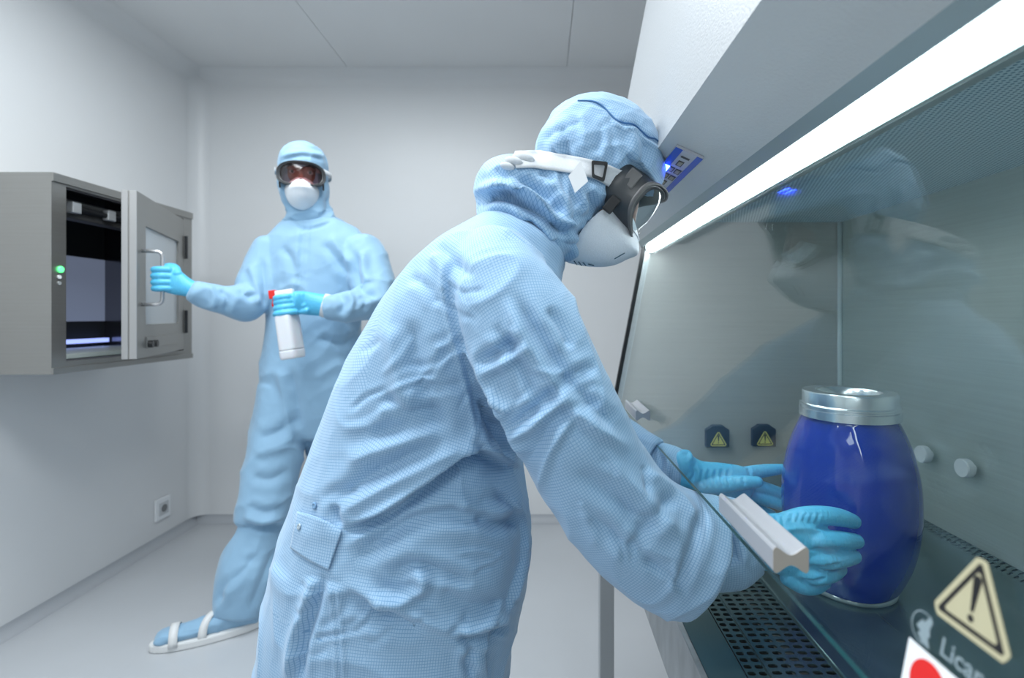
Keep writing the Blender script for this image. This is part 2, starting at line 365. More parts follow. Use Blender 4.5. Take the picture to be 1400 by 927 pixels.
for hz in (DZ0+0.12, DZ1-0.12):
    MB().tube([(PX+0.008, 2.256, hz-0.05), (PX+0.008, 2.256, hz+0.05)], 0.006, 12).build('hinge', BLACK, pt)

# ---------------------------------------------------------------- laminar flow cabinet (right)
LY0, LY1 = -0.20, 1.42
WT = 0.71; CBX = 0.83; CT = 1.41
GB = Vector((0.2035, 0, 0.92)); GD = Vector((0.0805, 0, 0.417)).normalized(); GN = Vector((-GD.z, 0, GD.x))
def G(y, s, off=0.0): return GB+GD*s+GN*off+Vector((0, y, 0))     # point on the sash plane
lc = empty('laminar_flow_cabinet', (0.5, 0.6, 0), 'large grey and stainless laminar flow cabinet with slanted glass sash on the right', 'cabinet')
# stand
for (lx, ly) in ((0.157, 1.37), (0.157, -0.18), (0.80, 1.37), (0.80, -0.18)):
    MB().box(lx, lx+0.038, ly, ly+0.038, 0.012, 0.594).build('leg', GREYM, lc, bevel=0.002)
    MB().lathe([(0.022, 0), (0.022, 0.008), (0.010, 0.012)], (lx+0.019, ly+0.019, 0), 20).build('foot', BLACK, lc)
MB().prism([(0.195, LY0, 0.594), (0.195, LY0, WT), (0.203, LY0, WT), (0.203, LY0, 0.594)], (0, LY1-LY0, 0)).build('front_rail', STEELR, lc, bevel=0.001)
MB().box(0.203, CBX+0.03, LY0, LY1, 0.594, 0.604).build('underside', GREYM, lc)
MB().box(0.203, 0.251, LY0, LY1, WT-0.006, WT).build('front_sill', STEELT, lc, bevel=0.001)
MB().box(0.366, 0.788, LY0, LY1, WT-0.012, WT+0.004).build('work_tray', STEELT, lc, bevel=0.002)
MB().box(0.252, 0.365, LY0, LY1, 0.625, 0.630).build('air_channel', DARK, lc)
# slotted grille: two bunched columns by the sill then five columns
def grille(x0, x1, y0, y1, z, cols, pitch, sw, sl, skew=0.0, pts=10):
    v = []; f = []; rows = int((y1-y0)/pitch); cw = (x1-x0)/cols
    for c in range(cols):
        for r in range(rows):
            ox0 = x0+c*cw; oy0 = y0+r*pitch; cx = ox0+cw/2; cy = oy0+pitch/2; b = len(v)
            ring = []
            for k in range(pts):
                th = 2*math.pi*(k+0.5)/pts; ex = abs(math.cos(th))**0.6*math.copysign(1, math.cos(th)); ey = abs(math.sin(th))**0.6*math.copysign(1, math.sin(th))
                ring.append((cx+sl/2*ex, cy+sw/2*ey+skew*ex))
            outer = []
            for k in range(pts):
                th = 2*math.pi*(k+0.5)/pts; ct, st = math.cos(th), math.sin(th); q = 1/max(abs(ct), abs(st))
                outer.append((cx+cw/2*ct*q, cy+pitch/2*st*q))
            # pull the nearest outer points onto the corners
            for sx in (-1, 1):
                for sy in (-1, 1):
                    k = min(range(pts), key=lambda i: (outer[i][0]-(cx+sx*cw/2))**2+(outer[i][1]-(cy+sy*pitch/2))**2)
                    outer[k] = (cx+sx*cw/2, cy+sy*pitch/2)
            v += [(x, y, z) for x, y in outer]+[(x, y, z) for x, y in ring]+[(x, y, z-0.002) for x, y in ring]
            for k in range(pts):
                j = (k+1) % pts
                f += [(b+k, b+j, b+pts+j, b+pts+k), (b+pts+k, b+pts+j, b+2*pts+j, b+2*pts+k)]
    return v, f
v, f = grille(0.2525, 0.2805, LY0, LY1, WT-0.001, 2, 0.0125, 0.0072, 0.0100)
o = mobj('front_grille', v, f, STEELT, lc)
v, f = grille(0.2825, 0.3660, LY0, LY1, WT, 5, 0.0125, 0.0068, 0.0122)
o = mobj('front_grille', v, f, STEELT, lc); tag(o, kind=None)
MB().box(0.2800, 0.2828, LY0, LY1, WT-0.003, WT+0.0015).build('grille_rib', STEELT, lc)
v, f = grille(0.789, 0.829, LY0, LY1, WT, 2, 0.012, 0.0045, 0.016, 0.003)
mobj('rear_grille', v, f, STEELT, lc)
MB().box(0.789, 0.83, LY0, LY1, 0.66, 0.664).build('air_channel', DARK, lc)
# chamber
MB().box(CBX, CBX+0.03, LY0-0.03, LY1, 0.60, CT).build('back_panel', STEELD, lc)
prof = [(0.203, WT-0.05), (GB.x, GB.z), (G(0, 0.43).x, G(0, 0.43).z), (0.30, CT+0.1), (CBX+0.03, CT+0.1), (CBX+0.03, 0.604), (0.203, 0.604)]
for y in (LY1, LY0-0.03):
    MB().prism([(x, y, z) for x, z in prof], (0, 0.03, 0)).build('side_panel', STEELS, lc)
mb = MB().tube([(CBX-0.004, LY1-0.004, WT), (CBX-0.004, LY1-0.004, CT)], 0.0065, 12); mb.build('corner_bead', mat('bead_light', (0.80, 0.86, 0.86), 0.35), lc, smooth=True)
MB().box(0.345, CBX, LY0, LY1, CT, CT+0.012).build('perforated_ceiling', PERF, lc)
# slanted underside fascia + tall front hood + lamp housing
A_ = Vector((0.174, 0, 1.40)); B_ = Vector((0.272, 0, 1.355)); top = Vector((0.174+0.193*0.95, 0, CEIL-0.16))
MB().prism([(A_.x, LY0, A_.z), (B_.x, LY0, B_.z), (B_.x+0.004, LY0, B_.z+0.012), (A_.x+0.006, LY0, A_.z+0.010)], (0, LY1+0.03-LY0, 0)).build('fascia', PAINT_LIFTED, lc)
MB().prism([(A_.x, LY0, A_.z), (A_.x+0.008, LY0, A_.z), (top.x+0.008, LY0, top.z), (top.x, LY0, top.z)], (0, LY1+0.03-LY0, 0)).build('hood_front', PAINT, lc)
MB().prism([(A_.x+0.012, LY1, A_.z+0.012), (CBX+0.03, LY1, CT+0.101), (CBX+0.03, LY1, top.z), (top.x+0.01, LY1, top.z)], (0, 0.03, 0)).build('hood_side', PAINT, lc)
MB().box(top.x, CBX+0.03, LY0, LY1+0.03, top.z, top.z+0.02).build('hood_top', PAINT, lc)
MB().prism([(0.2700, LY0, 1.3560), (0.2735, LY0, 1.3580), (0.2790, LY0, 1.3400), (0.2765, LY0, 1.3390)], (0, LY1-LY0, 0)).build('lamp_flange', LIPG, lc)
MB().prism([(0.2735, LY0, 1.3580), (0.3270, LY0, 1.3750), (0.3270, LY0, 1.3310), (0.3185, LY0, 1.3295), (0.3185, LY0, 1.3630), (0.2745, LY0, 1.3500)], (0, LY1-LY0, 0)).build('lamp_housing', LIPG, lc)
MB().prism([(0.3270, LY0, 1.3305), (0.3460, LY0, 1.3350), (0.3500, LY0, CT), (0.3270, LY0, CT)], (0, LY1-LY0, 0)).build('lamp_housing', LIPG, lc)
TX, TZ = 0.3000, 1.3370
MB().tube([(TX, LY0+0.02, TZ), (TX, LY1-0.022, TZ)], 0.0135, 20).build('tube_lamp', TUBE, lc, smooth=True)
MB().tube([(TX, LY1-0.022, TZ), (TX, LY1-0.001, TZ)], 0.0140, 20).build('lamp_cap', ALU, lc)
# sash glass with handles
SL = 0.46
gv = [G(y, s_, o_) for y in (LY0+0.002, LY1-0.014) for (s_, o_) in ((0, 0), (0.405, 0), (0.405, -0.005), (0, -0.005))]
pane = mobj('sash_glass', gv, [(0,1,5,4), (2,3,7,6)], GLASS, lc)
mobj('glass_edge', gv, [(0,4,7,3)], GEDGE, pane)
MB().prism([G(LY1-0.013, -0.01, 0.006), G(LY1-0.013, 0.44, 0.006), G(LY1-0.013, 0.44, -0.004), G(LY1-0.013, -0.01, -0.004)], (0, 0.012, 0)).build('sash_rail', BLACK, lc)
MB().prism([G(LY1-0.013, 0.0, -0.004), G(LY1-0.013, 0.44, -0.004), G(LY1-0.013, 0.44, -0.018), G(LY1-0.013, 0.0, -0.018)], (0, 0.012, 0)).build('sash_rail', ALU, lc)
def handle(y0, y1):
    pr = []
    for t in np.linspace(0, 1, 17):
        hh = 0.0105-0.0065*math.sin(math.pi*t)**2.2
        if t in (0, 1): hh *= 0.75
        pr.append((t, hh))
    up = [Vector((-0.0005-0.028*t, 0, h_)) for t, h_ in pr]; dn_ = [Vector((-0.0005-0.028*t, 0, -h_)) for t, h_ in reversed(pr)]
    base = G(0, 0.039, 0.0005); poly = [base+p+Vector((0, y0, 0)) for p in up+dn_]
    o = MB().prism(poly, (0, y1-y0, 0)).build('sash_handle', HANDLE, pane, bevel=0.001)
    MB().prism([p-Vector((0, 0.0006, 0)) for p in poly], (0, 0.0005, 0)).build('end_face', HANDLE_END, o) if y0 < 0.6 else None
handle(0.402, 0.525); handle(0.985, 1.11)
# caps on the back wall
for px, py in ((1230, 604), (1273, 621), (1331, 640)):
    Y = CBX*F/(px-VX); z = CAMZ-(py-VY)/F*Y
    MB().lathe([(0.008, 0.0), (0.008, 0.008), (0.0170, 0.009), (0.0180, 0.012), (0.0180, 0.022), (0.0165, 0.0245)], (CBX, Y, z), 32, Matrix.Rotation(-math.pi/2, 4, 'Y')).build('wall_cap', WHITEP, lc, smooth=False)
def tri_sticker(c, r, u, n, size, m0, name, parent, inner=True):
    """warning triangle, base along r, apex along u"""
    h = size*0.866
    def tri(s_, off, rr):
        cs = [c-r*s_/2-u*(s_*0.2887), c+r*s_/2-u*(s_*0.2887), c+u*(s_*0.5774)]; out = []
        for i in range(3):
            p = cs[i]; a = (cs[i-1]-p).normalized(); b = (cs[(i+1) % 3]-p).normalized()
            for t in np.linspace(0, 1, 5):
                q = p+(a*(1-t)+b*t)*rr*1.2; mid = p+(a+b).normalized()*rr*0.9
                out.append(q*(1-0.6*math.sin(math.pi*t))+mid*0.6*math.sin(math.pi*t)+n*off)
        return out
    th = size*0.006
    o = MB().prism(tri(size, 0.0003, size*0.10), n*th).build(name, m0, parent)
    out, inn_ = tri(size*0.80, 0.0004+th, size*0.03), tri(size*0.64, 0.0004+th, size*0.03)
    k = len(out); mobj('border', out+inn_, [(i, (i+1) % k, k+(i+1) % k, k+i) for i in range(k)], STBLK, o)
    bar = []
    off = n*(0.0005+th)
    top_ = c+u*size*0.27; bot = c-u*size*0.04
    for a_ in np.linspace(0, math.pi, 7): bar.append(top_+r*math.cos(a_)*size*0.048+u*math.sin(a_)*size*0.045+off)
    bar += [bot-r*size*0.018+off, bot+r*size*0.018+off]
    dot = [c-u*size*0.105+(r*math.cos(t)+u*math.sin(t))*size*0.036+off for t in np.linspace(0, 2*math.pi, 12, endpoint=False)]
    mobj('exclamation_mark', bar+dot, [tuple(range(len(bar))), tuple(range(len(bar), len(bar)+12))], STBLK, o)
    return o
# dark socket covers with warning triangles on the far side panel
for px, py in ((979, 598), (1042, 597)):
    c = P(px, py, LY1-0.001)
    cx, cz = c.x, c.z
    pl = [(-0.032, -0.024), (0.032, -0.024), (0.032, 0.024), (0.022, 0.030), (0.014, 0.036), (-0.014, 0.036), (-0.022, 0.030), (-0.032, 0.024)]
    o = MB().prism([(cx+a, LY1-0.0005, cz+b) for a, b in pl], (0, -0.016, 0)).build('socket_cover', NAVY, lc, bevel=0.002)
    tri_sticker(Vector((cx+0.001, LY1-0.0168, cz-0.006)), Vector((1,0,0)), Vector((0,0,1)), Vector((0,-1,0)), 0.050, YEL, 'warning_sticker', o)
# stickers and print on the glass
Rr = Vector((0, -1, 0))
tri_sticker(G(0.2595, 0.0835, 0), Rr, GD, GN, 0.052, BEIGE, 'warning_sticker', pane)
rc = [G(0.2945, 0.046, 0.0003), G(0.2945, 0.001, 0.0003), G(0.245, 0.001, 0.0003), G(0.245, 0.046, 0.0003)]
lab = MB().prism(rc, GN*0.0003).build('prohibition_sticker', WHITEP, pane)
cc = G(0.2765, 0.0300, 0.0008)
disc = [cc+(Rr*math.cos(t)+GD*math.sin(t))*0.0130 for t in np.linspace(0, 2*math.pi, 40, endpoint=False)]
mobj('red_disc', disc, [tuple(range(40))], RED, lab)
# pale notch in the red disc
ccn = cc+GN*0.0002
nt_ = [ccn+(Rr*math.cos(t)+GD*math.sin(t))*0.0108 for t in np.linspace(-1.9, 0.45, 14)]
mobj('disc_notch', nt_, [tuple(range(14))], WHITEP, lab)
# mountain emblem and lettering
lc_ = G(0.2870, 0.0565, 0.0004)
arc_o = [lc_+(Rr*math.cos(t)+GD*math.sin(t))*0.0085 for t in np.linspace(1.1, 5.0, 24)]
arc_i = [lc_+(Rr*math.cos(t)+GD*math.sin(t))*0.0078 for t in np.linspace(1.1, 5.0, 24)]
mobj('emblem_ring', arc_o+arc_i, [(i, i+1, 25+i, 24+i) for i in range(23)], PRINTW, pane)
mt = [(-0.0045, -0.001), (-0.001, 0.0042), (0.0005, 0.0032), (0.004, 0.0085), (0.0062, 0.0058), (0.0048, 0.0015), (0.0060, -0.0020), (0.0045, -0.0035), (0.0070, -0.0085), (0.001, -0.0075), (-0.0030, -0.0045), (-0.001, -0.0028)]
mobj('emblem_mountain', [lc_+Rr*a+GD*b for a, b in mt], [tuple(range(len(mt)))], PRINTW, pane)
def text(body, origin, r, u, n, size, m, parent, name='lettering'):
    cu = bpy.data.curves.new(name, 'FONT'); cu.body = body; cu.size = size; cu.extrude = 0.00005; cu.offset = size*0.012
    o = bpy.data.objects.new(name, cu); COL.objects.link(o)
    M = Matrix((r, u, n)).transposed().to_4x4(); M.translation = origin
    dg = bpy.context.evaluated_depsgraph_get(); me = bpy.data.meshes.new_from_object(o.evaluated_get(dg)); bpy.data.objects.remove(o)
    me.transform(M); me.materials.clear(); me.materials.append(m); me.name = name
    return link(name, me, None, parent)
text('Licar Co', G(0.2740, 0.0505, 0.0004), Rr, GD, GN, 0.0135, PRINTW, pane)
# control panel on the slanted underside
fd = (B_-A_).normalized(); fn = Vector((-fd.z, 0, fd.x)); fn = -fn if fn.z > 0 else fn
def FA(y, t, off=0.0): return A_+fd*t+fn*off+Vector((0, y, 0))
y0, y1, t0, t1 = 0.72, 0.95, 0.019, 0.061
def fquad(ya, yb, ta, tb, off, th): return MB().prism([FA(ya, ta, off), FA(yb, ta, off), FA(yb, tb, off), FA(ya, tb, off)], fn*th)
cp = fquad(y0, y1, t0, t1, 0.0004, 0.004).build('control_panel', PWHITE, lc, bevel=0.0005)
fquad(y0, y1, t0, t0+0.011, 0.0046, 0.0004).build('blue_band', PBLUE, cp)
fquad(y0, y1, t1-0.009, t1, 0.0046, 0.0004).build('blue_band', PBLUE, cp)
KEY = mat('key_beige', (0.42, 0.38, 0.26), 0.5); KEYD = mat('key_print', (0.05, 0.05, 0.06), 0.5)
for i, (yy, tt) in enumerate(((0.770, 0.040), (0.805, 0.035), (0.805, 0.046), (0.840, 0.035), (0.840, 0.046), (0.875, 0.040), (0.915, 0.035), (0.915, 0.046))):
    k = fquad(yy-0.011, yy+0.011, tt-0.0045, tt+0.0045, 0.0046, 0.0006).build('key', KEYD, cp)
    fquad(yy-0.008, yy+0.008, tt-0.003, tt+0.003, 0.0053, 0.0003).build('key_symbol', KEY, k)
fquad(0.740, 0.746, 0.034, 0.047, 0.0046, 0.0004).build('logo_print', KEYD, cp)
fquad(0.795, 0.820, 0.021, 0.031, 0.0048, 0.0008).build('blue_display', LEDB, cp)

# ---------------------------------------------------------------- jar
jx, jy, jz = 0.497, 0.828, WT+0.0045
jar = empty('lidded_jar', (jx, jy, jz), 'large glossy cobalt blue jar with silver screw lid on the cabinet worktop', 'jar')
pr = [(0.0600, 0.006), (0.0660, 0.008), (0.0730, 0.022), (0.0830, 0.048), (0.0905, 0.080), (0.0945, 0.115), (0.0950, 0.145), (0.0930, 0.178), (0.0870, 0.212), (0.0790, 0.240), (0.0700, 0.262), (0.0655, 0.272), (0.0640, 0.280)]
def crs(vals, sub):
    out = []
    n = len(vals)
    for i in range(n-1):
        p0, p1, p2, p3 = (np.array(vals[max(i-1, 0)], float), np.array(vals[i], float), np.array(vals[i+1], float), np.array(vals[min(i+2, n-1)], float))
        for k in range(sub):
            t = k/sub; out.append(0.5*((2*p1)+(-p0+p2)*t+(2*p0-5*p1+4*p2-p3)*t*t+(-p0+3*p1-3*p2+p3)*t**3))
    out.append(np.array(vals[-1], float)); return out
o = MB().lathe([(a, b) for a, b in crs(pr, 5)], (jx, jy, jz), 96, Matrix.Rotation(math.radians(30), 4, 'Z'), ex=2.28).build('jar_body', JARB, jar, smooth=True)
MB().lathe([(0.055, 0.0), (0.0655, 0.0), (0.0675, 0.003), (0.0665, 0.0075), (0.058, 0.008)], (jx, jy, jz), 72).build('base_ring', mat('clear_foot', (0.30, 0.36, 0.36), 0.08, 0.3), jar, smooth=True)
lid = MB().lathe([(0.0695, 0.273), (0.0720, 0.274), (0.0722, 0.286), (0.0690, 0.2875), (0.0690, 0.2895), (0.0718, 0.291), (0.0718, 0.293), (0.0678, 0.295), (0.0678, 0.312), (0.0665, 0.3145), (0.0470, 0.3145), (0.0450, 0.3125), (0.0430, 0.302), (0.002, 0.300)], (jx, jy, jz), 96).build('lid', mat('lid_silver', (0.84, 0.86, 0.88), 0.24, 0.9), jar, smooth=True)
lid.modifiers.new('es', 'EDGE_SPLIT').split_angle = math.radians(35)

# ================================================================= figures
def interp_secs(secs, sub):
    """secs: list of (c, a, b) Vectors -> Catmull-Rom interpolated"""
    arr = [np.concatenate([np.array(c), np.array(a), np.array(b)]) for c, a, b in secs]
    return [(r[0:3], r[3:6], r[6:9]) for r in crs(arr, sub)]
def sec_tube(secs, sub=5, n=36, ex=2.2, round0=0.6, round1=0.6, cup=0.0, cupr=0.8):
    S = interp_secs(secs, sub)
    R = []
    def capdir(i, j): d = S[i][0]-S[j][0]; return d/(np.linalg.norm(d)+1e-9)
    if round0:
        d = capdir(0, 1); rr = min(np.linalg.norm(S[0][1]), np.linalg.norm(S[0][2]))*round0
        for t in (1.0, 0.85, 0.6, 0.3): R.append((S[0][0]+d*rr*math.sin(t*math.pi/2), S[0][1]*max(math.cos(t*math.pi/2), 0.03), S[0][2]*max(math.cos(t*math.pi/2), 0.03)))
    R += S
    if cup:
        d = capdir(-1, -2)
        c, a, b = S[-1]
        R += [(c+d*0.004, a*0.98, b*0.98), (c+d*0.003, a*(cupr+0.08), b*(cupr+0.08)), (c-d*cup*0.5, a*cupr, b*cupr), (c-d*cup, a*cupr*0.95, b*cupr*0.95)]
    elif round1:
        d = capdir(-1, -2); rr = min(np.linalg.norm(S[-1][1]), np.linalg.norm(S[-1][2]))*round1
        for t in (0.3, 0.6, 0.85, 1.0): R.append((S[-1][0]+d*rr*math.sin(t*math.pi/2), S[-1][1]*max(math.cos(t*math.pi/2), 0.03), S[-1][2]*max(math.cos(t*math.pi/2), 0.03)))
    v = []; f = []
    for c, a, b in R:
        for k in range(n):
            th = 2*math.pi*k/n; ct, st = math.cos(th), math.sin(th); q = (abs(ct)**ex+abs(st)**ex)**(-1/ex)
            v.append(tuple(c+a*ct*q+b*st*q))
    for i in range(len(R)-1):
        for k in range(n): k2 = (k+1) % n; f.append((i*n+k, i*n+k2, (i+1)*n+k2, (i+1)*n+k))
    f += [tuple(reversed(range(n))), tuple((len(R)-1)*n+k for k in range(n))]
    return v, f
def edges(rows):
    """rows: ((bx,by),(fx,fy),Y,rd): two silhouette points at depth Y and a half depth"""
    out = []
    for (bx, by), (fx, fy), Y, rd in rows:
        b, f_ = P(bx, by, Y), P(fx, fy, Y); out.append(((b+f_)/2, (f_-b)/2, Vector((0, rd, 0))))
    return out
def limb(rows, ref=(0, 1, 0)):
    """rows: (px,py,Y,rpx[,rd]) centre line points with half width in px"""
    pts = [P(r[0], r[1], r[2]) for r in rows]; out = []; ref = Vector(ref)
    for i, r in enumerate(rows):
        t = (pts[min(i+1, len(pts)-1)]-pts[max(i-1, 0)]).normalized()
        d = (ref-t*ref.dot(t)).normalized(); s_ = t.cross(d).normalized(); rad = r[3]*r[2]/F
        out.append((pts[i], s_*rad, d*(r[4] if len(r) > 4 else rad)))
    return out
def chain(pts, rads):
    """world points and radii -> sections"""
    pts = [Vector(p) for p in pts]; out = []; prev = None
    for i, p in enumerate(pts):
        t = (pts[min(i+1, len(pts)-1)]-pts[max(i-1, 0)]).normalized()
        a = t.orthogonal().normalized() if prev is None else (prev-t*prev.dot(t)).normalized()
        prev = a; b = t.cross(a); r = rads[i]
        ra, rb = r if isinstance(r, tuple) else (r, r)
        out.append((p, a*ra, b*rb))
    return out
def ellipsoid(c, a, b, d, n=24, m=14):
    c, a, b, d = map(Vector, (c, a, b, d)); v = [c-d]; f = []
    for i in range(1, m):
        ph = -math.pi/2+math.pi*i/m
        for k in range(n):
            th = 2*math.pi*k/n; v.append(c+(a*math.cos(th)+b*math.sin(th))*math.cos(ph)+d*math.sin(ph))
    v.append(c+d)
    for k in range(n): f.append((0, 1+(k+1) % n, 1+k))
    for i in range(m-2):
        for k in range(n): k2 = (k+1) % n; f.append((1+i*n+k, 1+i*n+k2, 1+(i+1)*n+k2, 1+(i+1)*n+k))
    l = len(v)-1; o_ = 1+(m-2)*n
    for k in range(n): f.append((o_+k, o_+(k+1) % n, l))
    return v, f
def remesh(shapes, voxel, smooth=6, name='m'):
    mb = MB()
    for v, f in shapes: mb.add(v, f)
    me = bpy.data.meshes.new(name); me.from_pydata([tuple(p) for p in mb.v], [], mb.f)
    bm = bmesh.new(); bm.from_mesh(me); bmesh.ops.recalc_face_normals(bm, faces=bm.faces); bm.to_mesh(me); bm.free()
    o = bpy.data.objects.new(name, me); COL.objects.link(o)
    m = o.modifiers.new('r', 'REMESH'); m.mode = 'VOXEL'; m.voxel_size = voxel; m.adaptivity = 0
    if smooth: s_ = o.modifiers.new('s', 'SMOOTH'); s_.factor = 0.5; s_.iterations = smooth
    dg = bpy.context.evaluated_depsgraph_get(); dg.update()
    r = bpy.data.meshes.new_from_object(o.evaluated_get(dg)); bpy.data.objects.remove(o); bpy.data.meshes.remove(me)
    r.name = name; return r
def coords(me):
    co = np.empty(len(me.vertices)*3); me.vertices.foreach_get('co', co); return co.reshape(-1, 3)
def normals(me):
    no = np.empty(len(me.vertices)*3); me.vertex_normals.foreach_get('vector', no); return no.reshape(-1, 3)
def setco(me, co): me.vertices.foreach_set('co', co.ravel()); me.update()
def seg_dist(X, Y, pl):
    """signed distance to a polyline and 0..1 position along it"""
    best = np.full(X.shape, 1e9); bs = np.zeros_like(X); bt = np.zeros_like(X)
    L = [math.hypot(pl[i+1][0]-pl[i][0], pl[i+1][1]-pl[i][1]) for i in range(len(pl)-1)]; tot = sum(L); acc = 0
    for i in range(len(pl)-1):
        ax, ay = pl[i]; bx, by = pl[i+1]; dx, dy = bx-ax, by-ay; l2 = dx*dx+dy*dy
        t = np.clip(((X-ax)*dx+(Y-ay)*dy)/l2, 0, 1); qx, qy = ax+t*dx, ay+t*dy
        d = np.hypot(X-qx, Y-qy); sg = np.sign(dx*(Y-ay)-dy*(X-ax)); m = d < best
        best[m] = d[m]; bs[m] = sg[m]; bt[m] = (acc+t[m]*L[i])/tot; acc += L[i]
    return best, bs, bt
def smooth_poly(pl, sub=6):
    return [tuple(p) for p in crs([tuple(map(float, q)) for q in pl], sub)] if len(pl) > 2 else [tuple(map(float, q)) for q in pl]
def folds(me, lst, ymax=9.0, gain=1.0):
    """press creases and raise ridges of the cloth. each: (kind, width_px, height_m, [(px,py)...])
       kind r: ridge (or valley when negative), s: step (left side of the stroke direction down, right side up)"""
    co = coords(me); no = normals(me)
    view = co-np.array([0, 0, CAMZ]); view /= np.linalg.norm(view, axis=1)[:, None]
    fac = np.clip(-(view*no).sum(1)*2.2+0.1, 0, 1); fac[co[:, 1] > ymax] = 0
    X = VX+F*co[:, 0]/co[:, 1]; Y = VY-F*(co[:, 2]-CAMZ)/co[:, 1]
    disp = np.zeros(len(co))
    for kind, wd, amp, pl in lst:
        pl = smooth_poly(pl); xs_ = [p[0] for p in pl]; ys_ = [p[1] for p in pl]; mg = wd*4
        m = (X > min(xs_)-mg) & (X < max(xs_)+mg) & (Y > min(ys_)-mg) & (Y < max(ys_)+mg) & (fac > 0)
        if not m.any(): continue
        d, sg, t = seg_dist(X[m], Y[m], pl)
        tp = np.clip(np.minimum(t, 1-t)*5, 0, 1); tp = tp*tp*(3-2*tp)
        if kind == 'r': q = 0.45*np.exp(-(d/wd)**2)+0.62*np.exp(-(d/(0.75*wd))**1.15)-0.30*np.exp(-((d-1.8*wd)/wd)**2)
        elif kind == 'n': q = np.exp(-(d/wd)**2)
        else: q = sg*(np.exp(-(d/(wd*3.0))**2)*np.clip(d/(0.35*wd), 0, 1)); tp = np.clip(np.minimum(t, 1-t)*7, 0, 1)
        disp[m] += amp*gain*q*(0.15*(kind == 'n')+(1-0.15*(kind == 'n'))*tp)
    co += no*(disp*fac)[:, None]; setco(me, co)
def creases(regions, seed):
    """many short faint pressed creases: region (x0,y0,x1,y1,angle,count)"""
    rnd = random.Random(seed); out = []
    for x0, y0, x1, y1, ang, cnt in regions:
        for _ in range(cnt):
            x, y = rnd.uniform(x0, x1), rnd.uniform(y0, y1); a = math.radians(ang+rnd.gauss(0, 16)); L = rnd.uniform(28, 85)
            b = a+rnd.gauss(0, 0.35); m = (x+math.cos(a)*L/2, y+math.sin(a)*L/2)
            out.append(('r', rnd.uniform(3.5, 7.0), rnd.choice((-1, 1, -1))*rnd.uniform(0.0010, 0.0024), [(x, y), m, (m[0]+math.cos(b)*L/2, m[1]+math.sin(b)*L/2)]))
    return out
_T = np.random.rand(64, 64, 64)
def vnoise(p):
    i = np.floor(p).astype(int); f = p-i; f = f*f*(3-2*f); i0 = i & 63; i1 = (i+1) & 63; r = 0
    for a in (0, 1):
        for b in (0, 1):
            for c in (0, 1):
                wx = f[:, 0] if a else 1-f[:, 0]; wy = f[:, 1] if b else 1-f[:, 1]; wz = f[:, 2] if c else 1-f[:, 2]
                r = r+_T[(i1 if a else i0)[:, 0], (i1 if b else i0)[:, 1], (i1 if c else i0)[:, 2]]*wx*wy*wz
    return r
def wrinkle(me, amp, dirs, freq=26, stretch=0.28):
    """soft ridged wrinkles elongated along the given directions (centre, radius, direction)"""
    co = coords(me); no = normals(me); disp = np.zeros(len(co)); W = np.zeros(len(co))+1e-6
    for c, rad, d in dirs:
        d = np.array(Vector(d).normalized()); w_ = np.exp(-((co-np.array(c))**2).sum(1)/rad**2)
        al = co@d; q = (co-al[:, None]*d)+al[:, None]*d*stretch
        warp = np.stack([vnoise(co*7+k*11.3) for k in range(3)], 1)*0.10
        n1 = 1-np.abs(2*vnoise((q+warp)*freq+5)-1); n2 = 1-np.abs(2*vnoise((q+warp)*freq*2.1+17)-1)
        disp += w_*(n1**4-0.2+0.18*(n2**3-0.25)); W += w_
    co += no*(disp/W*amp)[:, None]; setco(me, co)
def relax(me, it=1, fac=0.5):
    o = bpy.data.objects.new('t', me); COL.objects.link(o); s_ = o.modifiers.new('s', 'SMOOTH'); s_.factor = fac; s_.iterations = it
    dg = bpy.context.evaluated_depsgraph_get(); dg.update(); r = bpy.data.meshes.new_from_object(o.evaluated_get(dg)); r.name = me.name
    bpy.data.objects.remove(o); bpy.data.meshes.remove(me); return r
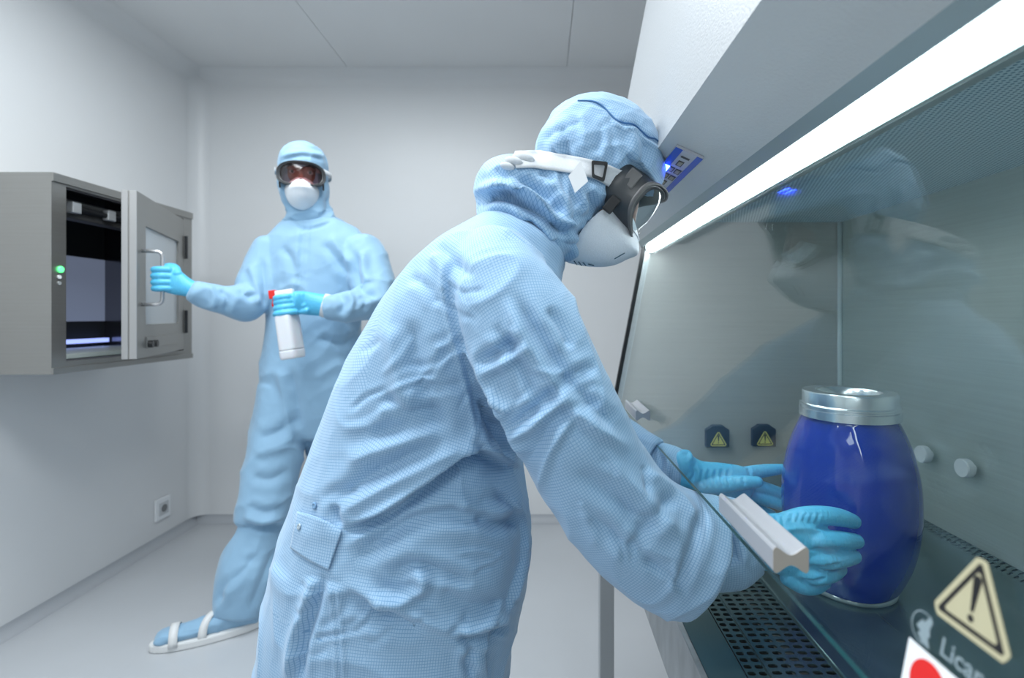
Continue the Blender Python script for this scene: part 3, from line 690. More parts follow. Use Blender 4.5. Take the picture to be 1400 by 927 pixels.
def uv_limbs(me, limbs):
    """cloth weave coordinates in metres: along each limb and around it; a seam falls where limbs meet"""
    co = coords(me); nl = len(me.loops); li = np.empty(nl, int); me.loops.foreach_get('vertex_index', li)
    nf = len(me.polygons); ls = np.empty(nf, int); me.polygons.foreach_get('loop_start', ls); lt = np.empty(nf, int); me.polygons.foreach_get('loop_total', lt)
    fc = np.empty(nf*3); me.polygons.foreach_get('center', fc); fc = fc.reshape(-1, 3)
    def par(pts, X):
        best = np.full(len(X), 1e9); u = np.zeros(len(X)); vv = np.zeros(len(X)); acc = 0
        P_ = [np.array(p) for p in pts]
        for i in range(len(P_)-1):
            a = P_[i]; d = P_[i+1]-a; L = np.linalg.norm(d); d = d/L; t = (X-a)@d
            if i > 0: tc = np.maximum(t, 0)
            else: tc = t
            if i < len(P_)-2: tc = np.minimum(tc, L)
            q = X-a-tc[:, None]*d; r = np.linalg.norm(q, axis=1); m = r < best
            e1 = np.cross(d, [0, 1.0, 0]); e1 /= np.linalg.norm(e1); e2 = np.cross(d, e1)
            best[m] = r[m]; u[m] = acc+t[m]; vv[m] = np.arctan2(q[m]@e1, -(q[m]@e2)*1.0); acc += L
        return best, u, vv
    score = []
    for pts, rad in limbs:
        r, _, _ = par(pts, fc); score.append(r/rad)
    pick = np.argmin(np.array(score), 0); owner = np.repeat(pick, lt)
    uv = np.zeros((nl, 2)); X = co[li]
    for k, (pts, rad) in enumerate(limbs):
        m = owner == k
        if not m.any(): continue
        _, u, th = par(pts, X[m]); uv[m, 0] = u; uv[m, 1] = th*rad
    # faces straddling the angular seam
    for k, (pts, rad) in enumerate(limbs):
        f_ = np.where(pick == k)[0]
        if len(f_) == 0: continue
        idx = ls[f_][:, None]+np.arange(4)[None, :]; ok = lt[f_] == 4; idx = idx[ok]
        vv = uv[idx, 1]; big = (vv.max(1)-vv.min(1)) > math.pi*rad
        sub = vv[big]; sub[sub < 0] += 2*math.pi*rad; uv[idx[big], 1] = sub
    l = me.uv_layers.new(name='weave'); l.data.foreach_set('uv', uv.ravel())
def bvh(me):
    co = [tuple(c) for c in coords(me)]; return BVHTree.FromPolygons(co, [tuple(p.vertices) for p in me.polygons])
def hit(tree, px, py, off=0.0, fallback=0.8):
    h = tree.ray_cast(Vector((0, 0, CAMZ)), ray(px, py))
    if h[0] is None: return P(px, py, fallback)-ray(px, py)*off, -ray(px, py)
    n = h[1]; n = n if n.dot(ray(px, py)) < 0 else -n
    return h[0]+n*off, n
def ribbon(tree, left, right, off, th, name, m, parent, sub=8, across=5, smooth=True, fallback=0.8):
    """a strip lying on a surface between two edge lines given in picture order"""
    Lp = smooth_poly(left, sub); Rp = smooth_poly(right, sub); n = min(len(Lp), len(Rp)); v = []; w_ = []; f = []
    for i in range(n):
        for k in range(across):
            t = k/(across-1); px = Lp[i][0]*(1-t)+Rp[i][0]*t; py = Lp[i][1]*(1-t)+Rp[i][1]*t
            p, nn = hit(tree, px, py, off, fallback); v.append(p)
    for i in range(n-1):
        for k in range(across-1): a = i*across+k; f.append((a, a+1, a+across+1, a+across))
    o = mobj(name, v, f, m, parent, smooth)
    bm = bmesh.new(); bm.from_mesh(o.data)
    for _ in range(2): bmesh.ops.smooth_vert(bm, verts=bm.verts, factor=0.5, use_axis_x=True, use_axis_y=True, use_axis_z=True)
    for fc in bm.faces:
        fc.normal_update()
    s_ = sum((fc.normal.dot(fc.calc_center_median()-Vector((0, 0, CAMZ))) for fc in bm.faces))
    if s_ > 0: bmesh.ops.reverse_faces(bm, faces=bm.faces)
    bm.to_mesh(o.data); bm.free()
    o.data.uv_layers.new(name='weave'); e1 = (o.data.vertices[across-1].co-o.data.vertices[0].co).normalized(); e2 = (o.data.vertices[(n-1)*across].co-o.data.vertices[0].co).normalized()
    for l in o.data.loops: c = o.data.vertices[l.vertex_index].co; o.data.uv_layers[0].data[l.index].uv = (c.dot(e1), c.dot(e2))
    md = o.modifiers.new('th', 'SOLIDIFY'); md.thickness = th; md.offset = 1
    return o

# ---- head, goggles and respirator built in a face frame (C centre, n forward, u up, s sideways)
def face_gear(C, n, u, parent, lens_mat, near):
    n = Vector(n).normalized(); u = (Vector(u)-n*Vector(u).dot(n)).normalized(); s_ = n.cross(u).normalized(); C = Vector(C)
    def Q(a, b, c): return C+s_*a+u*b+n*c
    # head
    sh = [ellipsoid(Q(0, 0.02, -0.012), s_*0.072, n*0.092, u*0.088), ellipsoid(Q(0, -0.045, 0.020), s_*0.054, n*0.060, u*0.070)]
    sh.append(sec_tube(chain([Q(0, 0.030, 0.070), Q(0, 0.0, 0.083), Q(0, -0.022, 0.092)], [0.008, 0.011, 0.014]), 3, 14))       # nose
    sh.append(sec_tube(chain([Q(-0.024, -0.055, 0.066), Q(0, -0.055, 0.079), Q(0.024, -0.055, 0.066)], [0.006, 0.008, 0.006]), 3, 12))   # mouth
    for k in (-1, 1):
        sh.append(ellipsoid(Q(k*0.074, 0.0, -0.01), s_*0.008, n*0.018, u*0.030))
        sh.append(sec_tube(chain([Q(k*0.050, 0.036, 0.062), Q(k*0.030, 0.040, 0.076), Q(k*0.014, 0.036, 0.079)], [0.006, 0.008, 0.006]), 3, 10))
    sh.append(sec_tube(chain([Q(0, -0.07, -0.02), Q(0, -0.13, -0.035)], [0.05, 0.055]), 3, 20))
    me = remesh(sh, 0.004, 4, 'head'); link('head', me, SKIN, parent, True)
    for k in (-1, 1):
        v, f = ellipsoid(Q(k*0.031, 0.020, 0.068), s_*0.0115, n*0.0115, u*0.0060); e_ = mobj('eye', v, f, EYEW, parent, True)
        v, f = ellipsoid(Q(k*0.031, 0.020, 0.0775), s_*0.0055, n*0.004, u*0.0055); mobj('iris', v, f, EYEB, e_, True)
        mb = MB().tube([Q(k*0.048, 0.038, 0.072), Q(k*0.032, 0.044, 0.083), Q(k*0.016, 0.040, 0.086)], [0.002, 0.004, 0.003], 8); mb.build('eyebrow', EYEB, parent, smooth=True)
    # goggles
    gc = 0.001 if near else 0.008; N_ = 56
    def ring(sc, dn_, hs=0.082, hu=0.044, bulge=5.5):
        out = []
        for k in range(N_):
            th = 2*math.pi*k/N_; ct, st = math.cos(th), math.sin(th); q = (abs(ct)**2.8+abs(st)**2.8)**(-1/2.8)
            a = hs*sc*q*ct; b = hu*sc*q*st
            if st < 0: b += 0.022*sc*math.exp(-(a/0.018)**2)        # notch over the nose
            out.append(Q(a, gc+b, (0.111 if near else 0.108)+dn_-bulge*a*a))
        return out
    def loft(rings, closed=False):
        v = [p for r in rings for p in r]; f = []
        for i in range(len(rings)-1):
            for k in range(N_): k2 = (k+1) % N_; f.append((i*N_+k, i*N_+k2, (i+1)*N_+k2, (i+1)*N_+k))
        return v, f
    v, f = loft([ring(0.96, -0.056, 0.076), ring(1.00, -0.050, 0.080), ring(1.0, -0.022), ring(0.96, -0.004), ring(0.99, 0.0), ring(0.99, 0.004), ring(0.90, 0.004), ring(0.89, -0.002), ring(0.92, -0.030, 0.078)])
    gog = mobj('goggles', v, f, GOGG, parent, True)
    v, f = loft([ring(0.90, 0.0005), ring(0.60, 0.0035), ring(0.30, 0.005), ring(0.02, 0.0055)]); mobj('lens', v, f, lens_mat, gog, True)
    v, f = loft([ring(1.00, 0.001), ring(1.05, 0.003), ring(1.06, 0.007), ring(1.01, 0.008), ring(0.99, 0.005)]); vv = mobj('rim', v, f, GOGR if near else GOGG, gog, True)
    for k in (-1, 1):
        MB().box(-0.003, 0.003, -0.008, 0.008, -0.013, 0.013, Matrix.Translation(Q(k*0.0765, gc-0.036, 0.056))@Matrix((s_, n, u)).transposed().to_4x4()).build('vent', BLACK, gog, bevel=0.002)
        MB().box(-0.002, 0.002, -0.009, 0.011, -0.014, 0.014, Matrix.Translation(Q(k*0.0795, gc+0.012, 0.054))@Matrix((s_, n, u)).transposed().to_4x4()).build('strap_clip', GOGR, gog, bevel=0.002)
    # respirator
    v = []; f = []; R_ = 14; K = 48; MU = -0.055 if near else -0.048; ra = 0.067 if near else 0.061; rb = 0.078 if near else 0.074
    for i in range(R_+1):
        r = i/R_
        for k in range(K):
            th = 2*math.pi*k/K; a = ra*r*math.cos(th); b = (0.052 if math.sin(th) > 0 else rb)*r*math.sin(th)
            if math.sin(th) > 0: a *= 1-0.45*(r*math.sin(th))**2
            d = 0.052*(1-r**2.4)-6.5*a*a*(1 if r > 0.4 else r/0.4)+0.008*math.exp(-((b-0.004)/0.012)**2)*(1-r*r)
            v.append(Q(a, MU+b, 0.078+d-0.25*max(-b, 0)*r))
    for i in range(R_):
        for k in range(K): k2 = (k+1) % K; f.append((i*K+k, i*K+k2, (i+1)*K+k2, (i+1)*K+k))
    mk = mobj('respirator_mask', v, f, MASKM, parent, True); sd = mk.modifiers.new('s', 'SOLIDIFY'); sd.thickness = 0.0022
    # sewn seams of the mask
    for bb in (0.022,):
        pts = [Q(a, MU+bb, 0.0790+0.052*(1-(math.hypot(a/ra, bb/(0.052 if bb > 0 else rb)))**2.4)-6.5*a*a+(0.008*math.exp(-((bb-0.004)/0.012)**2))*(1-math.hypot(a/ra, bb/0.065)**2)-0.25*max(-bb, 0)*math.hypot(a/ra, bb/rb)) for a in np.linspace(-0.045, 0.045, 19)]
        MB().tube(pts, 0.0010, 6).build('mask_seam', MASKM, mk, smooth=True)
    return Q
def carve_face(me, C, n, u, depth=0.056, umin=-0.12, umax=0.05):
    n = np.array(Vector(n).normalized()); u = np.array(Vector(u).normalized()); C = np.array(C); co = coords(me)
    q = co-C; a = q@n; b = q@u; s_ = q-np.outer(a, n)-np.outer(b, u); sd = np.linalg.norm(s_, axis=1)
    lim = depth-2.0*sd**2*2
    w_ = np.clip((umax-b)/0.010, 0, 1)*np.clip((b-umin)/0.03, 0, 1)
    ex = np.maximum(a-lim, 0)*w_; co -= ex[:, None]*n; setco(me, co)

# ================================================================= near person (bending into the cabinet)
near = empty('person', (-0.25, 0.82, 0.0), 'person in light blue checked coverall, hood and goggles leaning into the cabinet, foreground', 'person')
torso = edges([
    ((368, 985), (690, 990), 0.82, 0.150), ((370, 905), (694, 925), 0.82, 0.165), ((374, 840), (702, 868), 0.82, 0.172), ((386, 775), (716, 805), 0.82, 0.175),
    ((402, 715), (722, 735), 0.82, 0.175), ((424, 655), (718, 672), 0.82, 0.172), ((446, 592), (712, 615), 0.82, 0.172),
    ((474, 525), (716, 560), 0.82, 0.176), ((508, 455), (730, 505), 0.82, 0.182), ((552, 385), (748, 450), 0.82, 0.186),
    ((600, 338), (762, 405), 0.82, 0.175), ((648, 304), (768, 372), 0.82, 0.130)])
arm_near = limb([(680, 368, 0.700, 56, 0.066), (688, 392, 0.672, 66, 0.070), (704, 430, 0.655, 80, 0.075), (738, 500, 0.650, 80, 0.074), (775, 575, 0.650, 78, 0.072),
                 (815, 650, 0.655, 76, 0.068), (862, 712, 0.665, 79, 0.066), (912, 748, 0.675, 84, 0.066), (952, 762, 0.683, 86, 0.066)])
arm_far = limb([(690, 380, 0.985, 45, 0.065), (730, 440, 1.00, 48, 0.065), (775, 520, 1.00, 48, 0.062), (815, 585, 0.99, 42, 0.055), (862, 618, 0.955, 38, 0.05), (893, 632, 0.93, 32, 0.042)])
def leg_secs(x, y, zs):
    return [(Vector((x+dx, y+dy, z)), Vector((rx, 0, 0)), Vector((0, ry, 0))) for z, rx, ry, dx, dy in zs]
legn = leg_secs(-0.215, 0.735, [(0.80, 0.165, 0.085, 0, 0), (0.66, 0.150, 0.090, 0, 0), (0.50, 0.105, 0.088, 0.02, 0), (0.30, 0.090, 0.082, -0.01, 0), (0.12, 0.078, 0.072, -0.05, 0), (0.05, 0.07, 0.065, -0.055, 0)])
legf = leg_secs(-0.215, 0.925, [(0.80, 0.160, 0.085, 0, 0), (0.66, 0.145, 0.090, 0.01, 0.01), (0.50, 0.105, 0.088, 0.04, 0.02), (0.30, 0.090, 0.082, 0.03, 0.03), (0.12, 0.078, 0.072, -0.01, 0.04), (0.05, 0.07, 0.065, -0.015, 0.04)])
shapes = [sec_tube(torso, 5, 48, 2.25, 0.3, 0.6), sec_tube(arm_near, 6, 40, 2.1, 0.7, 0, 0.045, 0.86), sec_tube(arm_far, 6, 32, 2.1, 0.7, 0, 0.03, 0.8),
          sec_tube(legn, 5, 32, 2.1, 0.3, 0.3), sec_tube(legf, 5, 32, 2.1, 0.3, 0.3)]
me = remesh(shapes, 0.0032, 26, 'coverall')
UL = [([tuple(torso[i][0]) for i in (0, 3, 6, 9, 11)], 0.20), ([tuple(s_[0]) for s_ in arm_near[::2]]+[tuple(arm_near[-1][0])], 0.078),
      ([tuple(s_[0]) for s_ in arm_far[::2]]+[tuple(arm_far[-1][0])], 0.06), ([tuple(s_[0]) for s_ in legn[1:]], 0.10), ([tuple(s_[0]) for s_ in legf[1:]], 0.10)]
uv_limbs(me, UL)
wrinkle(me, 0.0050, [(P(540, 500, 0.7), 0.22, (1, 0, 0.55)), (P(560, 780, 0.7), 0.2, (1, 0, -0.25)), (P(760, 560, 0.6), 0.12, (0.9, 0, 0.5)), (P(900, 760, 0.62), 0.12, (0.5, 0, 0.9))], 13, 0.16)
NF = [
 # overhanging waist blouse (upper cloth proud of the lower)
 ('s', 8, -0.0110, [(466, 724), (526, 700), (582, 663), (637, 622), (664, 616), (690, 630), (718, 643)]),
 ('n', 7, -0.012, [(472, 732), (530, 708), (586, 672), (640, 632), (668, 626), (692, 640)]),
 # shoulder / sleeve seam
 ('n', 3.2, 0.0030, [(614, 340), (606, 385), (613, 440), (628, 495), (640, 545), (646, 590), (634, 618)]),
 ('n', 4.0, -0.0035, [(622, 340), (615, 385), (623, 440), (638, 495), (650, 545), (656, 590)]),
 ('r', 12, -0.007, [(650, 520), (664, 560), (690, 600), (705, 640)]),
 ('r', 10, 0.007, [(645, 470), (672, 540), (700, 590), (718, 640)]),
 ('r', 8, -0.008, [(660, 545), (672, 580), (668, 612)]),
 ('r', 7, -0.006, [(688, 575), (680, 600), (690, 625)]),
 # back folds
 ('r', 15, -0.006, [(560, 430), (570, 500), (592, 560), (600, 600)]),
 ('r', 14, 0.005, [(535, 440), (545, 510), (560, 570)]),
 ('r', 16, -0.007, [(500, 600), (560, 585), (620, 570)]),
 ('r', 13, 0.006, [(470, 635), (540, 605), (610, 585)]),
 ('r', 12, -0.006, [(450, 690), (500, 655), (560, 625), (600, 612)]),
 ('r', 9, 0.005, [(455, 705), (520, 668), (590, 628), (640, 605)]),
 ('r', 8, -0.006, [(460, 690), (458, 705), (464, 722)]),
 ('r', 10, -0.005, [(520, 540), (560, 560), (610, 560)]),
 ('r', 9, -0.004, [(600, 330), (620, 360), (650, 380)]),
 ('r', 10, 0.004, [(590, 345), (606, 372), (612, 400)]),
 ('r', 8, -0.004, [(560, 375), (585, 395), (600, 420)]),
 # sleeve folds
 ('r', 9, -0.006, [(648, 500), (690, 478), (716, 462)]),
 ('r', 8, 0.005, [(660, 510), (700, 490), (725, 470)]),
 ('r', 8, -0.006, [(676, 440), (720, 520), (745, 560)]),
 ('r', 9, -0.006, [(694, 585), (730, 560), (760, 532)]),
 ('r', 8, 0.006, [(700, 600), (740, 572), (775, 540)]),
 ('r', 8, -0.005, [(712, 640), (745, 590), (758, 560)]),
 ('r', 9, 0.006, [(690, 400), (720, 470), (760, 530), (800, 575), (870, 620)]),
 ('r', 9, -0.006, [(700, 395), (745, 470), (790, 530), (850, 590)]),
 ('r', 8, -0.005, [(748, 420), (770, 450), (780, 480)]),
 ('r', 8, -0.005, [(745, 545), (790, 510), (820, 500)]),
 ('r', 7, 0.005, [(735, 680), (752, 620), (790, 560)]),
 ('r', 12, -0.005, [(780, 640), (850, 690), (900, 760)]),
 ('r', 12, 0.005, [(820, 620), (880, 680), (935, 740)]),
 ('r', 10, -0.0045, [(860, 760), (900, 700), (930, 672)]),
 ('r', 12, -0.0045, [(800, 700), (850, 740), (920, 790)]),
 ('r', 9, 0.005, [(880, 640), (930, 680), (958, 720)]),
 ('r', 9, -0.005, [(958, 690), (950, 740), (925, 810)]),
 # lower torso folds
 ('r', 14, -0.008, [(475, 775), (540, 725), (610, 700), (690, 705)]),
 ('r', 12, 0.006, [(470, 750), (540, 705), (600, 690), (660, 690)]),
 ('r', 11, -0.007, [(650, 705), (680, 716), (716, 712)]),
 ('r', 10, 0.007, [(620, 690), (670, 700), (712, 695)]),
 ('r', 10, -0.007, [(530, 790), (560, 775), (600, 780), (650, 800)]),
 ('r', 9, 0.007, [(500, 820), (545, 822), (580, 800), (560, 770)]),
 ('r', 12, 0.006, [(462, 790), (500, 815), (560, 840), (640, 872)]),
 ('r', 12, -0.007, [(470, 800), (520, 842), (590, 862)]),
 ('r', 14, -0.006, [(600, 800), (640, 830), (700, 822)]),
 ('r', 8, -0.007, [(622, 872), (650, 876), (690, 850)]),
 ('r', 8, 0.006, [(620, 858), (655, 860), (700, 838)]),
 ('s', 5, 0.003, [(700, 842), (672, 868), (664, 900), (668, 927)]),
 ('r', 7, -0.006, [(652, 885), (640, 905), (648, 927)]),
 # pleat and double seam below the tab
 ('r', 7, -0.008, [(444, 782), (430, 830), (414, 880), (408, 940)]),
 ('r', 9, 0.005, [(432, 782), (418, 830), (400, 880), (395, 940)]),
 ('n', 2.8, 0.0028, [(450, 782), (455, 830), (459, 880), (461, 940)]),
 ('n', 2.8, 0.0028, [(459, 782), (465, 830), (469, 880), (471, 940)]),
 # front zip placket
 ('s', 5, -0.006, [(676, 662), (700, 690), (716, 715), (716, 770), (700, 820), (692, 842)]),
 ('n', 3, 0.003, [(704, 665), (722, 700), (722, 760), (706, 815)]),
]
folds(me, NF+creases([(440, 470, 600, 640, -26, 15), (400, 680, 680, 900, -14, 26), (660, 420, 800, 560, 50, 5), (650, 470, 800, 620, -38, 5), (770, 620, 920, 790, 50, 14), (570, 340, 640, 420, 40, 4), (640, 520, 710, 620, 62, 7)], 3), ymax=0.88, gain=1.25)
me = relax(me, 1, 0.4)
cov = link('coverall', me, CLOTH, near, True)
tb = bvh(me)
# belt tab, snaps, seam threads
ribbon(tb, [(409, 697), (440, 706), (470, 724)], [(399, 750), (425, 768), (451, 781)], 0.0022, 0.0014, 'waist_tab', CLOTH, near, 8, 12, fallback=0.66)
def snap(tree, px, py, r, m, parent, name='snap', off=0.004):
    p, n_ = hit(tree, px, py, off); M = n_.to_track_quat('Z', 'Y').to_matrix().to_4x4()
    return MB().lathe([(r*0.9, 0), (r, 0.0005), (r*0.9, 0.0014), (r*0.5, 0.0018), (r*0.4, 0.0010), (0.0001, 0.0010)], p, 20, M).build(name, m, parent, smooth=True)
SNAP = mat('clear_snap', (0.45, 0.55, 0.62), 0.25, 0.2)
snap(tb, 413.5, 720, 0.0040, SNAP, near, off=0.0045); snap(tb, 431, 691, 0.0048, CLOTH, near, off=0.001)

# inner cuff of the near sleeve, inner cuff of the far sleeve
cuff = limb([(935, 756, 0.690, 52, 0.045), (970, 748, 0.695, 60, 0.040), (1000, 741, 0.700, 63, 0.042), (1024, 735, 0.702, 52, 0.036)])
me = remesh([sec_tube(cuff, 6, 32, 2.0, 0.3, 0, 0.02, 0.86)], 0.003, 4, 'inner_cuff')
uv_limbs(me, [([tuple(s_[0]) for s_ in cuff], 0.05)])
folds(me, [('r', 9, -0.007, [(990, 700), (1000, 735), (1008, 775)]), ('r', 7, 0.005, [(1003, 690), (1012, 740), (1020, 780)]), ('r', 8, -0.006, [(965, 690), (972, 740), (968, 800)]), ('r', 6, -0.004, [(1008, 755), (985, 780), (975, 800)]), ('r', 7, 0.004, [(980, 690), (985, 740), (990, 790)])])
link('inner_cuff', me, CLOTH, near, True)
cuff2 = limb([(880, 628, 0.945, 22, 0.026), (900, 632, 0.93, 27, 0.032), (920, 637, 0.915, 27, 0.032), (932, 641, 0.905, 24, 0.028)])
me = remesh([sec_tube(cuff2, 6, 24, 2.0, 0.5, 0.5)], 0.003, 3, 'inner_cuff')
uv_limbs(me, [([tuple(s_[0]) for s_ in cuff2], 0.035)])
folds(me, [('r', 5, -0.005, [(898, 605), (904, 630), (900, 655)]), ('r', 4, 0.004, [(908, 612), (914, 640), (910, 660)])])
link('inner_cuff', me, CLOTH, near, True)

# hands in nitrile gloves
def fing(rows): return sec_tube(chain([P(a, b, y) for a, b, y, r in rows], [r for a, b, y, r in rows]), 5, 16, 2.0, 0.6, 0.95)
def glove(name, palm, fingers, voxel, parent, fl=None, smooth=4):
    me = remesh([sec_tube(p, 5, 28, 2.2, 0.4, 0.7) for p in palm]+[fing(f_) for f_ in fingers], voxel, smooth, name)
    if fl: folds(me, fl)
    return link(name, me, GLOVE, parent, True)
palm_n = limb([(985, 735, 0.700, 36, 0.028), (1020, 738, 0.703, 36, 0.028), (1050, 741, 0.702, 38, 0.024), (1082, 745, 0.700, 44, 0.021), (1108, 750, 0.697, 42, 0.018), (1122, 754, 0.697, 34, 0.015)])
fn_ = [
 [(1072, 716, 0.705, .015), (1100, 707, 0.700, .0140), (1128, 705, 0.699, .0128), (1150, 708, 0.705, .0120), (1167, 713, 0.714, .0100)],
 [(1095, 738, 0.695, .0130), (1125, 738, 0.687, .0128), (1150, 739, 0.691, .0122), (1171, 740, 0.705, .0100)],
 [(1095, 760, 0.694, .0130), (1126, 765, 0.686, .0128), (1150, 764, 0.691, .0116), (1168, 761, 0.706, .0095)],
 [(1088, 778, 0.695, .0125), (1116, 787, 0.689, .0122), (1136, 785, 0.696, .0110), (1149, 778, 0.711, .0090)],
 [(1075, 788, 0.698, .0115), (1098, 801, 0.696, .0112), (1115, 802, 0.702, .0100), (1128, 796, 0.714, .0085)]]
GF = [('n', 2.6, -0.0050, [(1112, 722), (1132, 722), (1160, 725)]), ('n', 2.4, -0.0045, [(1108, 751), (1136, 752), (1162, 751)]), ('n', 2.4, -0.0045, [(1104, 774), (1128, 777), (1152, 771)]), ('n', 2.4, -0.0040, [(1092, 793), (1112, 796), (1130, 790)])]
GF += [('r', 3.0, -0.0016, [(1036+k*8, 700), (1040+k*8, 740), (1034+k*8, 782)]) for k in range(5)]
GF += [('r', 2.6, -0.0012, [(1085+k*9, 700), (1080+k*9, 715)]) for k in range(5)]
GF += [('r', 4, -0.0020, [(1128, 772), (1136, 777), (1146, 772)]), ('r', 5, 0.002, [(1070, 725), (1100, 722), (1130, 726)])]
glove('glove', [palm_n], fn_, 0.0016, near, GF, 2)
palm_f = limb([(912, 636, 0.920, 19, 0.026), (935, 642, 0.910, 22, 0.028), (955, 650, 0.905, 20, 0.024), (985, 655, 0.900, 22, 0.020), (1010, 661, 0.897, 24, 0.016), (1024, 664, 0.897, 20, 0.013)])
ff_ = [
 [(1005, 650, 0.900, .0125), (1028, 646, 0.902, .0120), (1050, 643, 0.905, .0110), (1072, 641, 0.905, .0085)],
 [(1010, 662, 0.902, .0125), (1035, 665, 0.908, .0118), (1060, 672, 0.910, .0105), (1084, 681, 0.905, .0088)],
 [(1008, 674, 0.902, .0120), (1030, 679, 0.905, .0112), (1050, 685, 0.905, .0102), (1069, 692, 0.900, .0085)],
 [(1000, 682, 0.905, .0110), (1022, 690, 0.912, .0100), (1040, 697, 0.912, .0090), (1056, 703, 0.908, .0075)],
 [(960, 664, 0.890, .0140), (988, 663, 0.878, .0135), (1014, 660, 0.870, .0120), (1036, 659, 0.868, .0095)]]
FFL = [('r', 2.5, -0.0016, [(952+k*9, 640), (950+k*9, 655), (954+k*9, 668)]) for k in range(6)]
FFL += [('r', 3, 0.0035, [(928, 618), (942, 618), (945, 632)]), ('r', 3, -0.003, [(945, 632), (950, 648), (940, 662)]), ('r', 2.5, -0.002, [(1022, 640), (1026, 650)]), ('r', 2.5, -0.002, [(1015, 652), (1019, 664)])]
glove('glove', [palm_f, limb([(928, 636, 0.905, 20, 0.026), (938, 634, 0.905, 19, 0.024)])], ff_, 0.0018, near, FFL, 2)

# hood
HC = P(809, 241, 0.83); HN = Vector((0.77, 0, -0.63)); HU = Vector((0.63, 0, 0.77))
def ell_px(px, py, Y, ax, ay, ang, rd):
    k = Y/F; a = math.radians(ang); d1 = Vector((math.cos(a), 0, -math.sin(a)))*ax*k; d2 = Vector((math.sin(a), 0, math.cos(a)))*ay*k
    return ellipsoid(P(px, py, Y), d1, Vector((0, rd, 0)), d2)
sh = [ell_px(823, 216, 0.83, 90, 78, 38, 0.096), ell_px(785, 285, 0.83, 66, 74, 20, 0.098), ell_px(712, 272, 0.83, 66, 52, 25, 0.112),
      ell_px(777, 208, 0.83, 45, 46, 0, 0.085),
      sec_tube(edges([((655, 300), (772, 352), 0.82, 0.095), ((655, 270), (800, 340), 0.82, 0.105), ((690, 235), (830, 300), 0.82, 0.09)]), 5, 32)]
me = remesh(sh, 0.0028, 9, 'hood')
carve_face(me, HC, HN, HU, 0.058, -0.125, 0.042)
uv_limbs(me, [([tuple(P(690, 330, 0.83)), tuple(P(790, 270, 0.83)), tuple(P(850, 150, 0.83))], 0.095)])
wrinkle(me, 0.0025, [(HC, 0.3, (1, 0, 0.5))], 26, 0.3)
HF = [
 ('r', 8, -0.016, [(646, 292), (668, 268), (700, 268), (740, 292), (775, 322), (790, 318)]),
 ('r', 8, 0.012, [(650, 270), (690, 254), (730, 272), (765, 305), (782, 300)]),
 ('r', 8, -0.007, [(700, 240), (735, 262), (765, 290), (778, 296)]),
 ('r', 8, 0.006, [(745, 245), (770, 275), (778, 305), (800, 300)]),
 ('r', 9, -0.014, [(715, 300), (745, 335), (760, 352)]),
 ('r', 7, -0.006, [(752, 322), (780, 338), (800, 330)]),
 ('r', 6, -0.005, [(735, 235), (748, 240), (758, 250)]),
 ('r', 6, 0.004, [(788, 258), (800, 275), (792, 295)]),
 ('r', 6, -0.004, [(800, 262), (812, 278), (806, 300)]),
 ('r', 7, -0.003, [(760, 170), (775, 190), (770, 212)]),
 ('r', 9, 0.003, [(795, 150), (800, 180), (796, 210)]),
 ('r', 6, -0.003, [(740, 195), (765, 175), (800, 165)]),
 ('r', 6, -0.003, [(822, 165), (822, 190), (815, 212)]),
 ('r', 8, 0.004, [(850, 170), (868, 195), (870, 225)]),
 ('r', 8, -0.003, [(885, 190), (880, 215), (868, 235)]),
 ('r', 6, -0.004, [(672, 225), (690, 245), (700, 262)]),
 ('n', 2.6, -0.0035, [(800, 137), (826, 146), (840, 160), (856, 170), (872, 172), (884, 184), (896, 192), (908, 205)]),
 ('n', 2.6, 0.003, [(800, 143), (824, 152), (836, 166), (854, 177), (870, 179), (880, 190), (892, 198), (905, 211)]),
 ('n', 2.4, 0.002, [(838, 290), (822, 315), (795, 345)]),
]
folds(me, HF+creases([(740, 150, 900, 215, 80, 5), (660, 230, 800, 330, 35, 16), (780, 255, 840, 320, 60, 8)], 5), ymax=0.9, gain=1.35)
me = relax(me, 1, 0.35)
hood = link('hood', me, CLOTH, near, True); th = bvh(me)
# dark seam thread over the crown
pl = smooth_poly([(790, 138), (812, 139), (826, 147), (838, 160), (850, 167), (866, 170), (876, 178), (886, 187), (896, 190), (906, 200), (910, 208)], 5)
MB().tube([hit(th, x, y, 0.0006, 0.83)[0] for x, y in pl], 0.0012, 6).build('crown_seam', CLOTH_PIPE, hood, smooth=True)
snap(th, 816, 292, 0.0046, SNAP, hood, off=0.0016); snap(th, 808, 309, 0.0046, SNAP, hood, off=0.0016)
Q = face_gear(HC, HN, HU, near, LENS, True)
# goggle strap with slide buckle and loose end
st = ribbon(th, [(702, 207), (735, 204), (773, 209), (809, 216), (845, 228), (882, 245)], [(704, 234), (735, 234), (777, 240), (804, 246), (834, 258), (868, 273)], 0.0030, 0.0016, 'goggle_strap', WCLOTH, near, 6, 6, fallback=0.76)
